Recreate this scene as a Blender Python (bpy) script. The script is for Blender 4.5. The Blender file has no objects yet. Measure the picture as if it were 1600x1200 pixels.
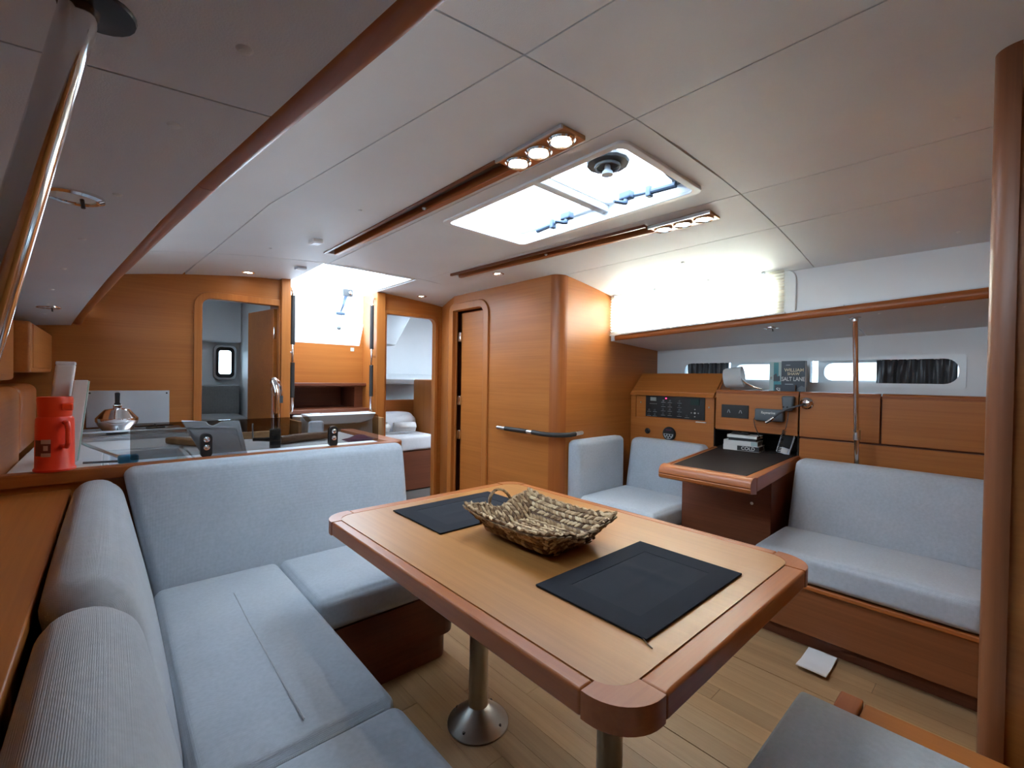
import bpy, bmesh, math, random
from mathutils import Vector, Matrix
random.seed(7)
scene = bpy.context.scene
COL = scene.collection
R = math.radians

# ------------------------------------------------------------------ camera
cam_d = bpy.data.cameras.new('camera')
cam_d.sensor_fit = 'HORIZONTAL'
cam_d.sensor_width = 36.0
cam_d.lens = 36.0 * 700.0 / 1600.0
cam_d.clip_start = 0.02
cam = bpy.data.objects.new('camera', cam_d)
COL.objects.link(cam)
yaw, pitch, roll = R(41.91), R(-0.634), R(0.907)
fw = Vector((math.sin(yaw) * math.cos(pitch), math.cos(yaw) * math.cos(pitch), math.sin(pitch)))
rt = Vector((math.cos(yaw), -math.sin(yaw), 0.0))
up = rt.cross(fw)
r2 = rt * math.cos(roll) + up * math.sin(roll)
u2 = -rt * math.sin(roll) + up * math.cos(roll)
cam.matrix_world = Matrix(((r2.x, u2.x, -fw.x, 0.0), (r2.y, u2.y, -fw.y, 0.0), (r2.z, u2.z, -fw.z, 1.12), (0, 0, 0, 1)))
scene.camera = cam

# ------------------------------------------------------------------ sky, daylight, exposure
world = bpy.data.worlds.new('overcast_sky')
scene.world = world
world.use_nodes = True
bg = world.node_tree.nodes['Background']
bg.inputs['Color'].default_value = (0.70, 0.85, 1.0, 1)
bg.inputs['Strength'].default_value = 11.0
wnt = world.node_tree
wtc = wnt.nodes.new('ShaderNodeTexCoord')
wsep = wnt.nodes.new('ShaderNodeSeparateXYZ')
wnt.links.new(wtc.outputs['Generated'], wsep.inputs[0])
wramp = wnt.nodes.new('ShaderNodeValToRGB')        # even overcast sky above the horizon, sea below it
wramp.color_ramp.elements[0].position, wramp.color_ramp.elements[0].color = 0.490, (0.13, 0.19, 0.22, 1)
wramp.color_ramp.elements[1].position, wramp.color_ramp.elements[1].color = 0.498, (0.70, 0.85, 1.0, 1)
wmr = wnt.nodes.new('ShaderNodeMapRange')
wmr.inputs['From Min'].default_value = -1.0
wnt.links.new(wsep.outputs['Z'], wmr.inputs['Value'])
wnt.links.new(wmr.outputs['Result'], wramp.inputs['Fac'])
wnt.links.new(wramp.outputs['Color'], bg.inputs['Color'])
scene.view_settings.view_transform = 'Standard'
scene.view_settings.look = 'None'
scene.view_settings.gamma = 1.0
scene.view_settings.use_curve_mapping = False
scene.view_settings.exposure = 0.78
cy = scene.cycles
cy.max_bounces = 9
cy.diffuse_bounces = 4
cy.glossy_bounces = 3
cy.transmission_bounces = 8
cy.transparent_max_bounces = 8
cy.use_adaptive_sampling = True
cy.adaptive_threshold = 0.03
cy.sample_clamp_indirect = 30.0
cy.caustics_reflective = False
cy.caustics_refractive = False
cy.use_denoising = True
cy.use_light_tree = False


def portal(name, loc, direction, sx, sy):
    """sky portal set in an opening of the boat: it only guides the sampling of the sky"""
    d = bpy.data.lights.new(name, 'AREA')
    d.shape = 'RECTANGLE'
    d.size, d.size_y = sx, sy
    d.cycles.is_portal = True
    o = bpy.data.objects.new(name, d)
    COL.objects.link(o)
    o.location = loc
    o.rotation_euler = Vector(direction).to_track_quat('-Z', 'Y').to_euler()
    return o


portal('sky_portal_hatch', (1.3525, 1.24, 1.90), (0, 0, -1), 0.54, 0.98)
portal('sky_portal_companionway', (1.29, 3.24, 2.02), (0, 0, -1), 0.62, 0.80)
portal('sky_portal_washboard', (1.33, 3.80, 1.60), (0, -1, 0), 0.70, 0.44)
portal('sky_portal_coachroof_window', (2.74, 1.36, 1.585), (-1, 0, 0), 1.06, 0.26)
portal('sky_portal_coachroof_window_far', (-0.10, 1.45, 1.58), (1, 0, 0), 2.8, 0.20)

# area lamps added outside the boat to boost daylight on the coachroof windows
for (nm, loc, aim, ln, en, colr) in (('added_daylight', (3.0, 1.36, 1.66), (-1, 0, -0.15), 1.10, 60.0, (1.0, 0.95, 0.86)),
                                     ('added_daylight_far', (-0.40, 1.45, 1.66), (1, 0, -0.12), 2.6, 16.0, (0.80, 0.90, 1.0))):
    dl = bpy.data.lights.new(nm, 'AREA')
    dl.shape = 'RECTANGLE'
    dl.size, dl.size_y = ln, 0.16 if 'far' in nm else 0.26
    dl.energy = en
    dl.color = colr
    dlo = bpy.data.objects.new(nm, dl)
    COL.objects.link(dlo)
    dlo.location = loc
    dlo.rotation_euler = Vector(aim).to_track_quat('-Z', 'Y').to_euler()

# ------------------------------------------------------------------ materials
MATS = {}


def srgb(r, g, b):
    f = lambda c: (c / 255.0 / 12.92) if c <= 10 else ((c / 255.0 + 0.055) / 1.055) ** 2.4
    return (f(r), f(g), f(b), 1.0)


def new_mat(name):
    m = bpy.data.materials.new(name)
    m.use_nodes = True
    MATS[name] = m
    nt = m.node_tree
    return m, nt, nt.nodes['Principled BSDF']


def plain(name, col, rough=0.5, metal=0.0, spec=0.5, emit=None, strength=0.0, bump=0.0, bscale=300.0, coat=0.0, alpha=None, sheen=0.0):
    m, nt, b = new_mat(name)
    b.inputs['Base Color'].default_value = col
    b.inputs['Roughness'].default_value = rough
    b.inputs['Metallic'].default_value = metal
    b.inputs['Specular IOR Level'].default_value = spec
    b.inputs['Coat Weight'].default_value = coat
    b.inputs['Coat Roughness'].default_value = 0.15
    b.inputs['Sheen Weight'].default_value = sheen
    if emit:
        b.inputs['Emission Color'].default_value = emit
        b.inputs['Emission Strength'].default_value = strength
    tc = nt.nodes.new('ShaderNodeTexCoord')
    nz = nt.nodes.new('ShaderNodeTexNoise')
    nz.inputs['Scale'].default_value = bscale
    nz.inputs['Detail'].default_value = 3
    nt.links.new(tc.outputs['Object'], nz.inputs['Vector'])
    # faint tone variation, so nothing is one dead flat colour
    n2 = nt.nodes.new('ShaderNodeTexNoise')
    n2.inputs['Scale'].default_value = 3.0
    n2.inputs['Detail'].default_value = 4
    nt.links.new(tc.outputs['Object'], n2.inputs['Vector'])
    mr = nt.nodes.new('ShaderNodeMapRange')
    mr.inputs['To Min'].default_value = 0.93
    mr.inputs['To Max'].default_value = 1.07
    nt.links.new(n2.outputs['Fac'], mr.inputs['Value'])
    mx = nt.nodes.new('ShaderNodeVectorMath')
    mx.operation = 'SCALE'
    mx.inputs[0].default_value = col[:3]
    nt.links.new(mr.outputs['Result'], mx.inputs['Scale'])
    nt.links.new(mx.outputs['Vector'], b.inputs['Base Color'])
    if bump > 0:
        bp = nt.nodes.new('ShaderNodeBump')
        bp.inputs['Strength'].default_value = bump
        bp.inputs['Distance'].default_value = 0.002
        nt.links.new(nz.outputs['Fac'], bp.inputs['Height'])
        nt.links.new(bp.outputs['Normal'], b.inputs['Normal'])
    return m


def wood(name, dark, light, axis, rough=0.42, fine=1.0, coat=0.10, random_tone=0.0, contrast=0.8):
    """straight-grained veneer: noise stretched along the grain axis"""
    m, nt, b = new_mat(name)
    tc = nt.nodes.new('ShaderNodeTexCoord')
    mp = nt.nodes.new('ShaderNodeMapping')
    s = [90.0 * fine] * 3
    s[axis] = 1.6
    mp.inputs['Scale'].default_value = s
    nt.links.new(tc.outputs['Object'], mp.inputs['Vector'])
    info = nt.nodes.new('ShaderNodeObjectInfo')
    sc = nt.nodes.new('ShaderNodeVectorMath')
    sc.operation = 'SCALE'
    sc.inputs[0].default_value = (37.0, 53.0, 71.0)
    nt.links.new(info.outputs['Random'], sc.inputs['Scale'])
    ad = nt.nodes.new('ShaderNodeVectorMath')
    nt.links.new(mp.outputs['Vector'], ad.inputs[0])
    nt.links.new(sc.outputs['Vector'], ad.inputs[1])
    nz = nt.nodes.new('ShaderNodeTexNoise')
    nz.inputs['Scale'].default_value = 1.0
    nz.inputs['Detail'].default_value = 5
    nz.inputs['Roughness'].default_value = 0.65
    nz.inputs['Distortion'].default_value = 0.4
    nt.links.new(ad.outputs['Vector'], nz.inputs['Vector'])
    mp2 = nt.nodes.new('ShaderNodeMapping')
    s2 = [12.0 * fine] * 3
    s2[axis] = 0.7
    mp2.inputs['Scale'].default_value = s2
    nt.links.new(tc.outputs['Object'], mp2.inputs['Vector'])
    ad2 = nt.nodes.new('ShaderNodeVectorMath')
    nt.links.new(mp2.outputs['Vector'], ad2.inputs[0])
    nt.links.new(sc.outputs['Vector'], ad2.inputs[1])
    n2 = nt.nodes.new('ShaderNodeTexNoise')
    n2.inputs['Scale'].default_value = 1.0
    n2.inputs['Detail'].default_value = 3
    nt.links.new(ad2.outputs['Vector'], n2.inputs['Vector'])
    mix = nt.nodes.new('ShaderNodeMath')
    mix.operation = 'MULTIPLY_ADD'
    mix.inputs[1].default_value = 0.55
    nt.links.new(nz.outputs['Fac'], mix.inputs[0])
    m2 = nt.nodes.new('ShaderNodeMath')
    m2.operation = 'MULTIPLY'
    m2.inputs[1].default_value = 0.45
    nt.links.new(n2.outputs['Fac'], m2.inputs[0])
    nt.links.new(m2.outputs[0], mix.inputs[2])
    cr = nt.nodes.new('ShaderNodeValToRGB')
    cr.color_ramp.elements[0].position = 0.5 - 0.17 / contrast
    cr.color_ramp.elements[0].color = dark
    cr.color_ramp.elements[1].position = 0.5 + 0.15 / contrast
    cr.color_ramp.elements[1].color = light
    nt.links.new(mix.outputs[0], cr.inputs['Fac'])
    out = cr.outputs['Color']
    if random_tone:
        mr = nt.nodes.new('ShaderNodeMapRange')
        mr.inputs['To Min'].default_value = 1 - random_tone
        mr.inputs['To Max'].default_value = 1 + random_tone
        nt.links.new(info.outputs['Random'], mr.inputs['Value'])
        vm = nt.nodes.new('ShaderNodeVectorMath')
        vm.operation = 'SCALE'
        nt.links.new(out, vm.inputs[0])
        nt.links.new(mr.outputs['Result'], vm.inputs['Scale'])
        out = vm.outputs['Vector']
    nt.links.new(out, b.inputs['Base Color'])
    b.inputs['Roughness'].default_value = rough
    b.inputs['Specular IOR Level'].default_value = 0.38
    b.inputs['Coat Weight'].default_value = coat
    b.inputs['Coat Roughness'].default_value = 0.28
    return m


def fabric(name, c1, c2, scale=420.0):
    """coarse woven upholstery: crossed waves for the weave"""
    m, nt, b = new_mat(name)
    tc = nt.nodes.new('ShaderNodeTexCoord')
    heights = []
    for ax in ('X', 'Y', 'Z'):
        w = nt.nodes.new('ShaderNodeTexWave')
        w.bands_direction = ax
        w.inputs['Scale'].default_value = scale / 6.28
        w.inputs['Distortion'].default_value = 1.2
        w.inputs['Detail'].default_value = 1.0
        nt.links.new(tc.outputs['Object'], w.inputs['Vector'])
        heights.append(w.outputs['Fac'])
    a = nt.nodes.new('ShaderNodeMath')
    a.operation = 'ADD'
    nt.links.new(heights[0], a.inputs[0])
    nt.links.new(heights[1], a.inputs[1])
    a2 = nt.nodes.new('ShaderNodeMath')
    a2.operation = 'ADD'
    nt.links.new(a.outputs[0], a2.inputs[0])
    nt.links.new(heights[2], a2.inputs[1])
    nz = nt.nodes.new('ShaderNodeTexNoise')
    nz.inputs['Scale'].default_value = 90.0
    nz.inputs['Detail'].default_value = 6
    nt.links.new(tc.outputs['Object'], nz.inputs['Vector'])
    big = nt.nodes.new('ShaderNodeTexNoise')
    big.inputs['Scale'].default_value = 5.0
    nt.links.new(tc.outputs['Object'], big.inputs['Vector'])
    ad = nt.nodes.new('ShaderNodeMath')
    ad.operation = 'MULTIPLY_ADD'
    ad.inputs[1].default_value = 0.45
    nt.links.new(big.outputs['Fac'], ad.inputs[0])
    hf = nt.nodes.new('ShaderNodeMath')
    hf.operation = 'MULTIPLY'
    hf.inputs[1].default_value = 0.55
    nt.links.new(nz.outputs['Fac'], hf.inputs[0])
    nt.links.new(hf.outputs[0], ad.inputs[2])
    cr = nt.nodes.new('ShaderNodeValToRGB')
    cr.color_ramp.elements[0].position = 0.25
    cr.color_ramp.elements[0].color = c1
    cr.color_ramp.elements[1].position = 0.75
    cr.color_ramp.elements[1].color = c2
    nt.links.new(ad.outputs[0], cr.inputs['Fac'])
    nt.links.new(cr.outputs['Color'], b.inputs['Base Color'])
    b.inputs['Roughness'].default_value = 0.95
    b.inputs['Specular IOR Level'].default_value = 0.15
    b.inputs['Sheen Weight'].default_value = 0.25
    bp = nt.nodes.new('ShaderNodeBump')
    bp.inputs['Strength'].default_value = 0.28
    bp.inputs['Distance'].default_value = 0.0012
    nt.links.new(a2.outputs[0], bp.inputs['Height'])
    nt.links.new(bp.outputs['Normal'], b.inputs['Normal'])
    return m


def see_through(name, tint, gloss=0.06, rough=0.02):
    """thin sheet: straight transmission plus a mirror film"""
    m, nt, b = new_mat(name)
    nt.nodes.remove(b)
    out = nt.nodes['Material Output']
    t = nt.nodes.new('ShaderNodeBsdfTransparent')
    t.inputs['Color'].default_value = tint
    g = nt.nodes.new('ShaderNodeBsdfGlossy')
    g.inputs['Roughness'].default_value = rough
    fr = nt.nodes.new('ShaderNodeFresnel')
    geo = nt.nodes.new('ShaderNodeNewGeometry')
    io = nt.nodes.new('ShaderNodeMapRange')   # thin sheet: same reflectance from both faces
    io.inputs['To Min'].default_value = 1.45
    io.inputs['To Max'].default_value = 1.0 / 1.45
    nt.links.new(geo.outputs['Backfacing'], io.inputs['Value'])
    nt.links.new(io.outputs['Result'], fr.inputs['IOR'])
    mx = nt.nodes.new('ShaderNodeMixShader')
    nt.links.new(fr.outputs[0], mx.inputs['Fac'])
    nt.links.new(t.outputs[0], mx.inputs[1])
    nt.links.new(g.outputs[0], mx.inputs[2])
    nt.links.new(mx.outputs[0], out.inputs['Surface'])
    return m


def translucent(name, col, through=0.7):
    m, nt, b = new_mat(name)
    nt.nodes.remove(b)
    out = nt.nodes['Material Output']
    t = nt.nodes.new('ShaderNodeBsdfTranslucent')
    t.inputs['Color'].default_value = col
    d = nt.nodes.new('ShaderNodeBsdfDiffuse')
    d.inputs['Color'].default_value = col
    mx = nt.nodes.new('ShaderNodeMixShader')
    mx.inputs['Fac'].default_value = through
    nt.links.new(d.outputs[0], mx.inputs[1])
    nt.links.new(t.outputs[0], mx.inputs[2])
    nt.links.new(mx.outputs[0], out.inputs['Surface'])
    return m


def per_island(name, cols, rough=0.8):
    """colour picked piece by piece along a ramp (woven strands)"""
    m, nt, b = new_mat(name)
    g = nt.nodes.new('ShaderNodeNewGeometry')
    cr = nt.nodes.new('ShaderNodeValToRGB')
    el = cr.color_ramp.elements
    el[0].position, el[0].color = 0.0, cols[0]
    el[1].position, el[1].color = 1.0, cols[-1]
    for i, c in enumerate(cols[1:-1]):
        e = el.new((i + 1) / (len(cols) - 1))
        e.color = c
    nt.links.new(g.outputs['Random Per Island'], cr.inputs['Fac'])
    nt.links.new(cr.outputs['Color'], b.inputs['Base Color'])
    b.inputs['Roughness'].default_value = rough
    tc = nt.nodes.new('ShaderNodeTexCoord')
    nz = nt.nodes.new('ShaderNodeTexNoise')
    nz.inputs['Scale'].default_value = 500
    nt.links.new(tc.outputs['Object'], nz.inputs['Vector'])
    bp = nt.nodes.new('ShaderNodeBump')
    bp.inputs['Strength'].default_value = 0.4
    bp.inputs['Distance'].default_value = 0.001
    nt.links.new(nz.outputs['Fac'], bp.inputs['Height'])
    nt.links.new(bp.outputs['Normal'], b.inputs['Normal'])
    return m


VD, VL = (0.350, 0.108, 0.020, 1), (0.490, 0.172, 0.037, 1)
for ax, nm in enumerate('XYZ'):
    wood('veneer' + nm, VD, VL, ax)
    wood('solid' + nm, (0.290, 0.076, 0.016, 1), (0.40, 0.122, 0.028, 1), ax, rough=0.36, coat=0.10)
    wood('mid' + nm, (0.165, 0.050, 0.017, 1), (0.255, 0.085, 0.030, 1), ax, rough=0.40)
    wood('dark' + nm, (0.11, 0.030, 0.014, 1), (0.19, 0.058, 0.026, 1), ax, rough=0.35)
wood('table_veneer', (0.325, 0.130, 0.032, 1), (0.455, 0.203, 0.058, 1), 1, rough=0.36, coat=0.16)
wood('floor_oak', (0.265, 0.152, 0.068, 1), (0.405, 0.255, 0.128, 1), 1, rough=0.42, fine=0.8, coat=0.15, random_tone=0.12)
fabric('upholstery', (0.375, 0.41, 0.455, 1), (0.495, 0.535, 0.585, 1), 900.0)
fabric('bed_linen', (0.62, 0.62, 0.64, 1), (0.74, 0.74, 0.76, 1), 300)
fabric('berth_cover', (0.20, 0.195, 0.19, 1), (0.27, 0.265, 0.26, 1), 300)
fabric('towel', (0.60, 0.58, 0.56, 1), (0.78, 0.76, 0.74, 1), 900)
fabric('piping_cloth', (0.36, 0.385, 0.41, 1), (0.47, 0.50, 0.53, 1), 600)
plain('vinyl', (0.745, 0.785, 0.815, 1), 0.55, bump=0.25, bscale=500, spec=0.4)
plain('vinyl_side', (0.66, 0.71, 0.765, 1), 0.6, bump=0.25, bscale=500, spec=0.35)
plain('groove', (0.10, 0.085, 0.075, 1), 0.8)
plain('roof_core', (0.22, 0.21, 0.20, 1), 0.8)
plain('gelcoat', (0.82, 0.86, 0.88, 1), 0.30)
plain('gelcoat_matt', (0.80, 0.83, 0.85, 1), 0.55)
plain('white_plastic', (0.80, 0.80, 0.79, 1), 0.35)
plain('cover_white', (0.62, 0.66, 0.70, 1), 0.4)
plain('grey_plastic', (0.66, 0.72, 0.80, 1), 0.45)
plain('dark_grey', (0.055, 0.06, 0.066, 1), 0.45)
plain('slate_grey', (0.10, 0.12, 0.135, 1), 0.45)
plain('black', (0.012, 0.012, 0.013, 1), 0.45)
plain('black_leather', (0.020, 0.014, 0.012, 1), 0.75, spec=0.25, bump=0.2, bscale=400)
plain('rubber', (0.02, 0.018, 0.018, 1), 0.6)
plain('chrome', (0.80, 0.80, 0.82, 1), 0.08, 1.0)
plain('steel', (0.62, 0.64, 0.66, 1), 0.30, 1.0)
plain('brushed_steel', (0.56, 0.58, 0.61, 1), 0.42, 1.0, bump=0.1, bscale=800)
plain('alu', (0.52, 0.50, 0.47, 1), 0.38, 1.0)
plain('latch_blue', (0.07, 0.11, 0.17, 1), 0.35)
plain('bronze', (0.50, 0.26, 0.12, 1), 0.30, 0.9)
plain('red_plastic', (0.86, 0.050, 0.016, 1), 0.35)
plain('red_lid', (0.85, 0.06, 0.015, 1), 0.35)
plain('label_dark', (0.16, 0.04, 0.035, 1), 0.5)
plain('label_light', (0.62, 0.45, 0.42, 1), 0.5)
plain('mint', (0.50, 0.72, 0.66, 1), 0.4)
plain('paper', (0.72, 0.69, 0.62, 1), 0.8)
plain('mat_black', (0.014, 0.015, 0.020, 1), 0.9, spec=0.2, bump=0.3, bscale=900)
plain('mat_centre', (0.0175, 0.0190, 0.0245, 1), 0.88, spec=0.2, bump=0.3, bscale=900)
plain('curtain_black', (0.05, 0.053, 0.06, 1), 0.4, sheen=0.3)
plain('book_navy', (0.020, 0.030, 0.045, 1), 0.4)
plain('book_teal', (0.03, 0.24, 0.27, 1), 0.4)
plain('book_pale', (0.42, 0.55, 0.54, 1), 0.5)
plain('book_white', (0.70, 0.70, 0.68, 1), 0.5)
plain('book_black', (0.02, 0.02, 0.022, 1), 0.4)
plain('book_brown', (0.20, 0.14, 0.10, 1), 0.6)
plain('text_white', (0.75, 0.75, 0.72, 1), 0.6)
plain('text_cream', (0.72, 0.62, 0.40, 1), 0.6)
plain('text_grey', (0.40, 0.42, 0.44, 1), 0.6)
plain('purple_cloth', (0.13, 0.035, 0.075, 1), 0.9, bump=0.3)
plain('brown_roll', (0.16, 0.085, 0.05, 1), 0.6)
plain('tan_wood', (0.36, 0.19, 0.08, 1), 0.5)
plain('frosted_glass', (0.80, 0.84, 0.85, 1), 0.5)
plain('blue_clip', (0.03, 0.22, 0.40, 1), 0.4)
plain('lamp_glow', (1, 0.9, 0.75, 1), 0.4, emit=(1.0, 0.86, 0.66, 1), strength=26.0)
plain('led_red', (0.8, 0.02, 0.05, 1), 0.4, emit=(1.0, 0.03, 0.12, 1), strength=4.0)
plain('lcd', (0.30, 0.33, 0.30, 1), 0.3)
plain('lcd_dark', (0.03, 0.055, 0.05, 1), 0.2)
plain('thread', (0.10, 0.06, 0.03, 1), 0.9)
see_through('clear_acrylic', (0.95, 0.97, 1.0, 1))
see_through('smoked_glass', (0.60, 0.58, 0.56, 1))
see_through('window_glass', (0.90, 0.95, 0.97, 1))
see_through('tinted_glass', (0.42, 0.45, 0.47, 1))
translucent('washboard_acrylic', (0.90, 0.93, 0.95, 1), 0.9)
translucent('opal_glass', (0.86, 0.88, 0.88, 1), 0.5)
translucent('blind_cloth', (0.82, 0.79, 0.72, 1), 0.62)
per_island('wicker', [(0.10, 0.050, 0.022, 1), (0.24, 0.14, 0.065, 1), (0.42, 0.28, 0.15, 1), (0.56, 0.42, 0.25, 1)])

# ------------------------------------------------------------------ mesh helpers
W = {}


class MB:
    """collects faces in world coordinates; build() links them as ONE mesh object"""

    def __init__(self):
        self.v, self.f = [], []

    def add(self, vs, fs):
        n = len(self.v)
        self.v += [tuple(p) for p in vs]
        self.f += [tuple(i + n for i in f) for f in fs]
        return self

    def box(self, x0, x1, y0, y1, z0, z1, xf=None):
        vs = [(x, y, z) for z in (z0, z1) for y in (y0, y1) for x in (x0, x1)]
        if xf:
            vs = [xf(*p) for p in vs]
        return self.add(vs, [(0, 2, 3, 1), (4, 5, 7, 6), (0, 1, 5, 4), (2, 6, 7, 3), (0, 4, 6, 2), (1, 3, 7, 5)])

    def obox(self, c, s, m):
        """box of size s centred at c with rotation matrix m"""
        c = Vector(c)
        vs = [c + m @ Vector((x * s[0] / 2, y * s[1] / 2, z * s[2] / 2)) for z in (-1, 1) for y in (-1, 1) for x in (-1, 1)]
        return self.add(vs, [(0, 2, 3, 1), (4, 5, 7, 6), (0, 1, 5, 4), (2, 6, 7, 3), (0, 4, 6, 2), (1, 3, 7, 5)])

    def prism(self, poly, a0, a1, fn):
        """poly: 2D points; fn(u, v, a) -> xyz"""
        n = len(poly)
        vs = [fn(u, v, a0) for u, v in poly] + [fn(u, v, a1) for u, v in poly]
        fs = [tuple(range(n))[::-1], tuple(range(n, 2 * n))]
        fs += [(i, (i + 1) % n, n + (i + 1) % n, n + i) for i in range(n)]
        return self.add(vs, fs)

    def ring(self, outer, inner, a0, a1, fn):
        """frame between two loops with the same number of points"""
        n = len(outer)
        vs = [fn(u, v, a) for a in (a0, a1) for lp in (outer, inner) for u, v in lp]
        fs = []
        for i in range(n):
            j = (i + 1) % n
            fs += [(i, j, n + j, n + i), (2 * n + i, 3 * n + i, 3 * n + j, 2 * n + j),
                   (i, 2 * n + i, 2 * n + j, j), (n + i, n + j, 3 * n + j, 3 * n + i)]
        return self.add(vs, fs)

    def tube(self, path, r, n=10, caps=True, closed=False):
        path = [Vector(p) for p in path]
        m = len(path)
        rs = r if isinstance(r, (list, tuple)) else [r] * m
        ref = None
        vs = []
        for i, p in enumerate(path):
            if closed:
                t = path[(i + 1) % m] - path[i - 1]
            else:
                t = path[min(i + 1, m - 1)] - path[max(i - 1, 0)]
            t.normalize()
            if ref is None:
                ref = Vector((0, 0, 1)) if abs(t.z) < 0.9 else Vector((1, 0, 0))
                ref = (ref - t * ref.dot(t)).normalized()
            else:
                ref = (ref - t * ref.dot(t)).normalized()
            bi = t.cross(ref)
            for k in range(n):
                a = 2 * math.pi * k / n
                vs.append(p + (ref * math.cos(a) + bi * math.sin(a)) * rs[i])
        fs = []
        for i in range(m if closed else m - 1):
            a, b = i * n, ((i + 1) % m) * n
            for k in range(n):
                k2 = (k + 1) % n
                fs.append((a + k, a + k2, b + k2, b + k))
        if caps and not closed:
            fs.append(tuple(range(n))[::-1])
            fs.append(tuple((m - 1) * n + k for k in range(n)))
        return self.add(vs, fs)

    def lathe(self, prof, c, n=24, m=None):
        """prof: (radius, height) pairs, turned about the local z axis at c"""
        c = Vector(c)
        vs = []
        for r, z in prof:
            for k in range(n):
                a = 2 * math.pi * k / n
                p = Vector((r * math.cos(a), r * math.sin(a), z))
                vs.append(c + (m @ p if m else p))
        fs = []
        for i in range(len(prof) - 1):
            for k in range(n):
                k2 = (k + 1) % n
                fs.append((i * n + k, i * n + k2, (i + 1) * n + k2, (i + 1) * n + k))
        fs.append(tuple(range(n))[::-1])
        fs.append(tuple((len(prof) - 1) * n + k for k in range(n)))
        return self.add(vs, fs)

    def cells(self, us, vs_, skip, fn, a0=0.0, a1=1.0):
        """slab of cells with holes. us: list of floats or functions of v; fn(u, v, a) -> xyz"""
        nu, nv = len(us), len(vs_)
        g = lambda i, j: us[i](vs_[j]) if callable(us[i]) else us[i]
        pts = []
        for a in (a0, a1):
            for j in range(nv):
                for i in range(nu):
                    pts.append(fn(g(i, j), vs_[j], a))
        idx = lambda i, j, k: k * nu * nv + j * nu + i
        on = lambda i, j: 0 <= i < nu - 1 and 0 <= j < nv - 1 and (i, j) not in skip
        fs = []
        for j in range(nv - 1):
            for i in range(nu - 1):
                if not on(i, j):
                    continue
                q = [(i, j), (i + 1, j), (i + 1, j + 1), (i, j + 1)]
                fs.append(tuple(idx(*p, 0) for p in q[::-1]))
                fs.append(tuple(idx(*p, 1) for p in q))
                for (p, q2, nb) in ((q[0], q[1], (i, j - 1)), (q[1], q[2], (i + 1, j)), (q[2], q[3], (i, j + 1)), (q[3], q[0], (i - 1, j))):
                    if not on(*nb):
                        fs.append((idx(*p, 0), idx(*q2, 0), idx(*q2, 1), idx(*p, 1)))
        used = sorted({i for f in fs for i in f})
        mp = {o: k for k, o in enumerate(used)}
        return self.add([pts[o] for o in used], [tuple(mp[i] for i in f) for f in fs])

    def sheet(self, fn, nu, nv, thick=None):
        """surface fn(u, v), u, v in 0..1; thick = offset vector for a closed slab"""
        vs = [Vector(fn(i / nu, j / nv)) for j in range(nv + 1) for i in range(nu + 1)]
        n1 = nu + 1
        fs = [(j * n1 + i, j * n1 + i + 1, (j + 1) * n1 + i + 1, (j + 1) * n1 + i) for j in range(nv) for i in range(nu)]
        if thick is None:
            return self.add(vs, fs)
        t = Vector(thick)
        N = len(vs)
        vs2 = [p + t for p in vs]
        f2 = [tuple(N + k for k in f[::-1]) for f in fs]
        edge = [(i, 0) for i in range(nu)] + [(nu, j) for j in range(nv)] + [(i, nv) for i in range(nu, 0, -1)] + [(0, j) for j in range(nv, 0, -1)]
        e = [j * n1 + i for i, j in edge]
        side = [(e[k], N + e[k], N + e[(k + 1) % len(e)], e[(k + 1) % len(e)]) for k in range(len(e))]
        return self.add(vs + vs2, fs + f2 + side)

    def rbox(self, x0, x1, y0, y1, z0, z1, r=0.03, n=10, bulge=0.0, xf=None):
        """soft rounded box (cushions, mouldings); bulge swells the faces"""
        c = Vector(((x0 + x1) / 2, (y0 + y1) / 2, (z0 + z1) / 2))
        h = Vector(((x1 - x0) / 2, (y1 - y0) / 2, (z1 - z0) / 2))
        r = min(r, h.x, h.y, h.z)

        def par(hh):
            e = max(hh - r, 1e-5)
            out = [-hh + (hh - e) * k / 4 for k in range(4)]
            out += [-e + 2 * e * k / n for k in range(n + 1)]
            out += [e + (hh - e) * (k + 1) / 4 for k in range(4)]
            return out
        P = [par(h.x), par(h.y), par(h.z)]
        seen, vs, fs = {}, [], []

        def vert(p):
            key = (round(p[0], 6), round(p[1], 6), round(p[2], 6))
            if key in seen:
                return seen[key]
            q = Vector([max(-(h[i] - r), min(h[i] - r, p[i])) for i in range(3)])
            d = Vector(p) - q
            o = q + d * (r / d.length) if d.length > 1e-9 else Vector(p)
            if bulge:
                w = [max(0.0, 1 - (p[i] / h[i]) ** 2) for i in range(3)]
                big = [i for i in range(3) if abs(abs(p[i]) - h[i]) < 1e-6]
                for i in big[:1]:
                    if i == 2 and p[2] < 0:
                        continue
                    k = [j for j in range(3) if j != i]
                    o[i] += math.copysign(bulge * min(1, h[k[0]] * 8) * min(1, h[k[1]] * 8) * math.sqrt(w[k[0]] * w[k[1]]), p[i])
            o = o + c
            if xf:
                o = Vector(xf(o.x, o.y, o.z))
            seen[key] = len(vs)
            vs.append(o)
            return seen[key]
        for a in range(3):
            b, d = (a + 1) % 3, (a + 2) % 3
            for s in (-1, 1):
                for i in range(len(P[b]) - 1):
                    for j in range(len(P[d]) - 1):
                        quad = []
                        for (ii, jj) in ((i, j), (i + 1, j), (i + 1, j + 1), (i, j + 1)):
                            p = [0, 0, 0]
                            p[a] = s * h[a]
                            p[b] = P[b][ii]
                            p[d] = P[d][jj]
                            quad.append(vert(p))
                        if len(set(quad)) < 4:
                            continue
                        fs.append(tuple(quad if s > 0 else quad[::-1]))
        return self.add(vs, fs)

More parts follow.
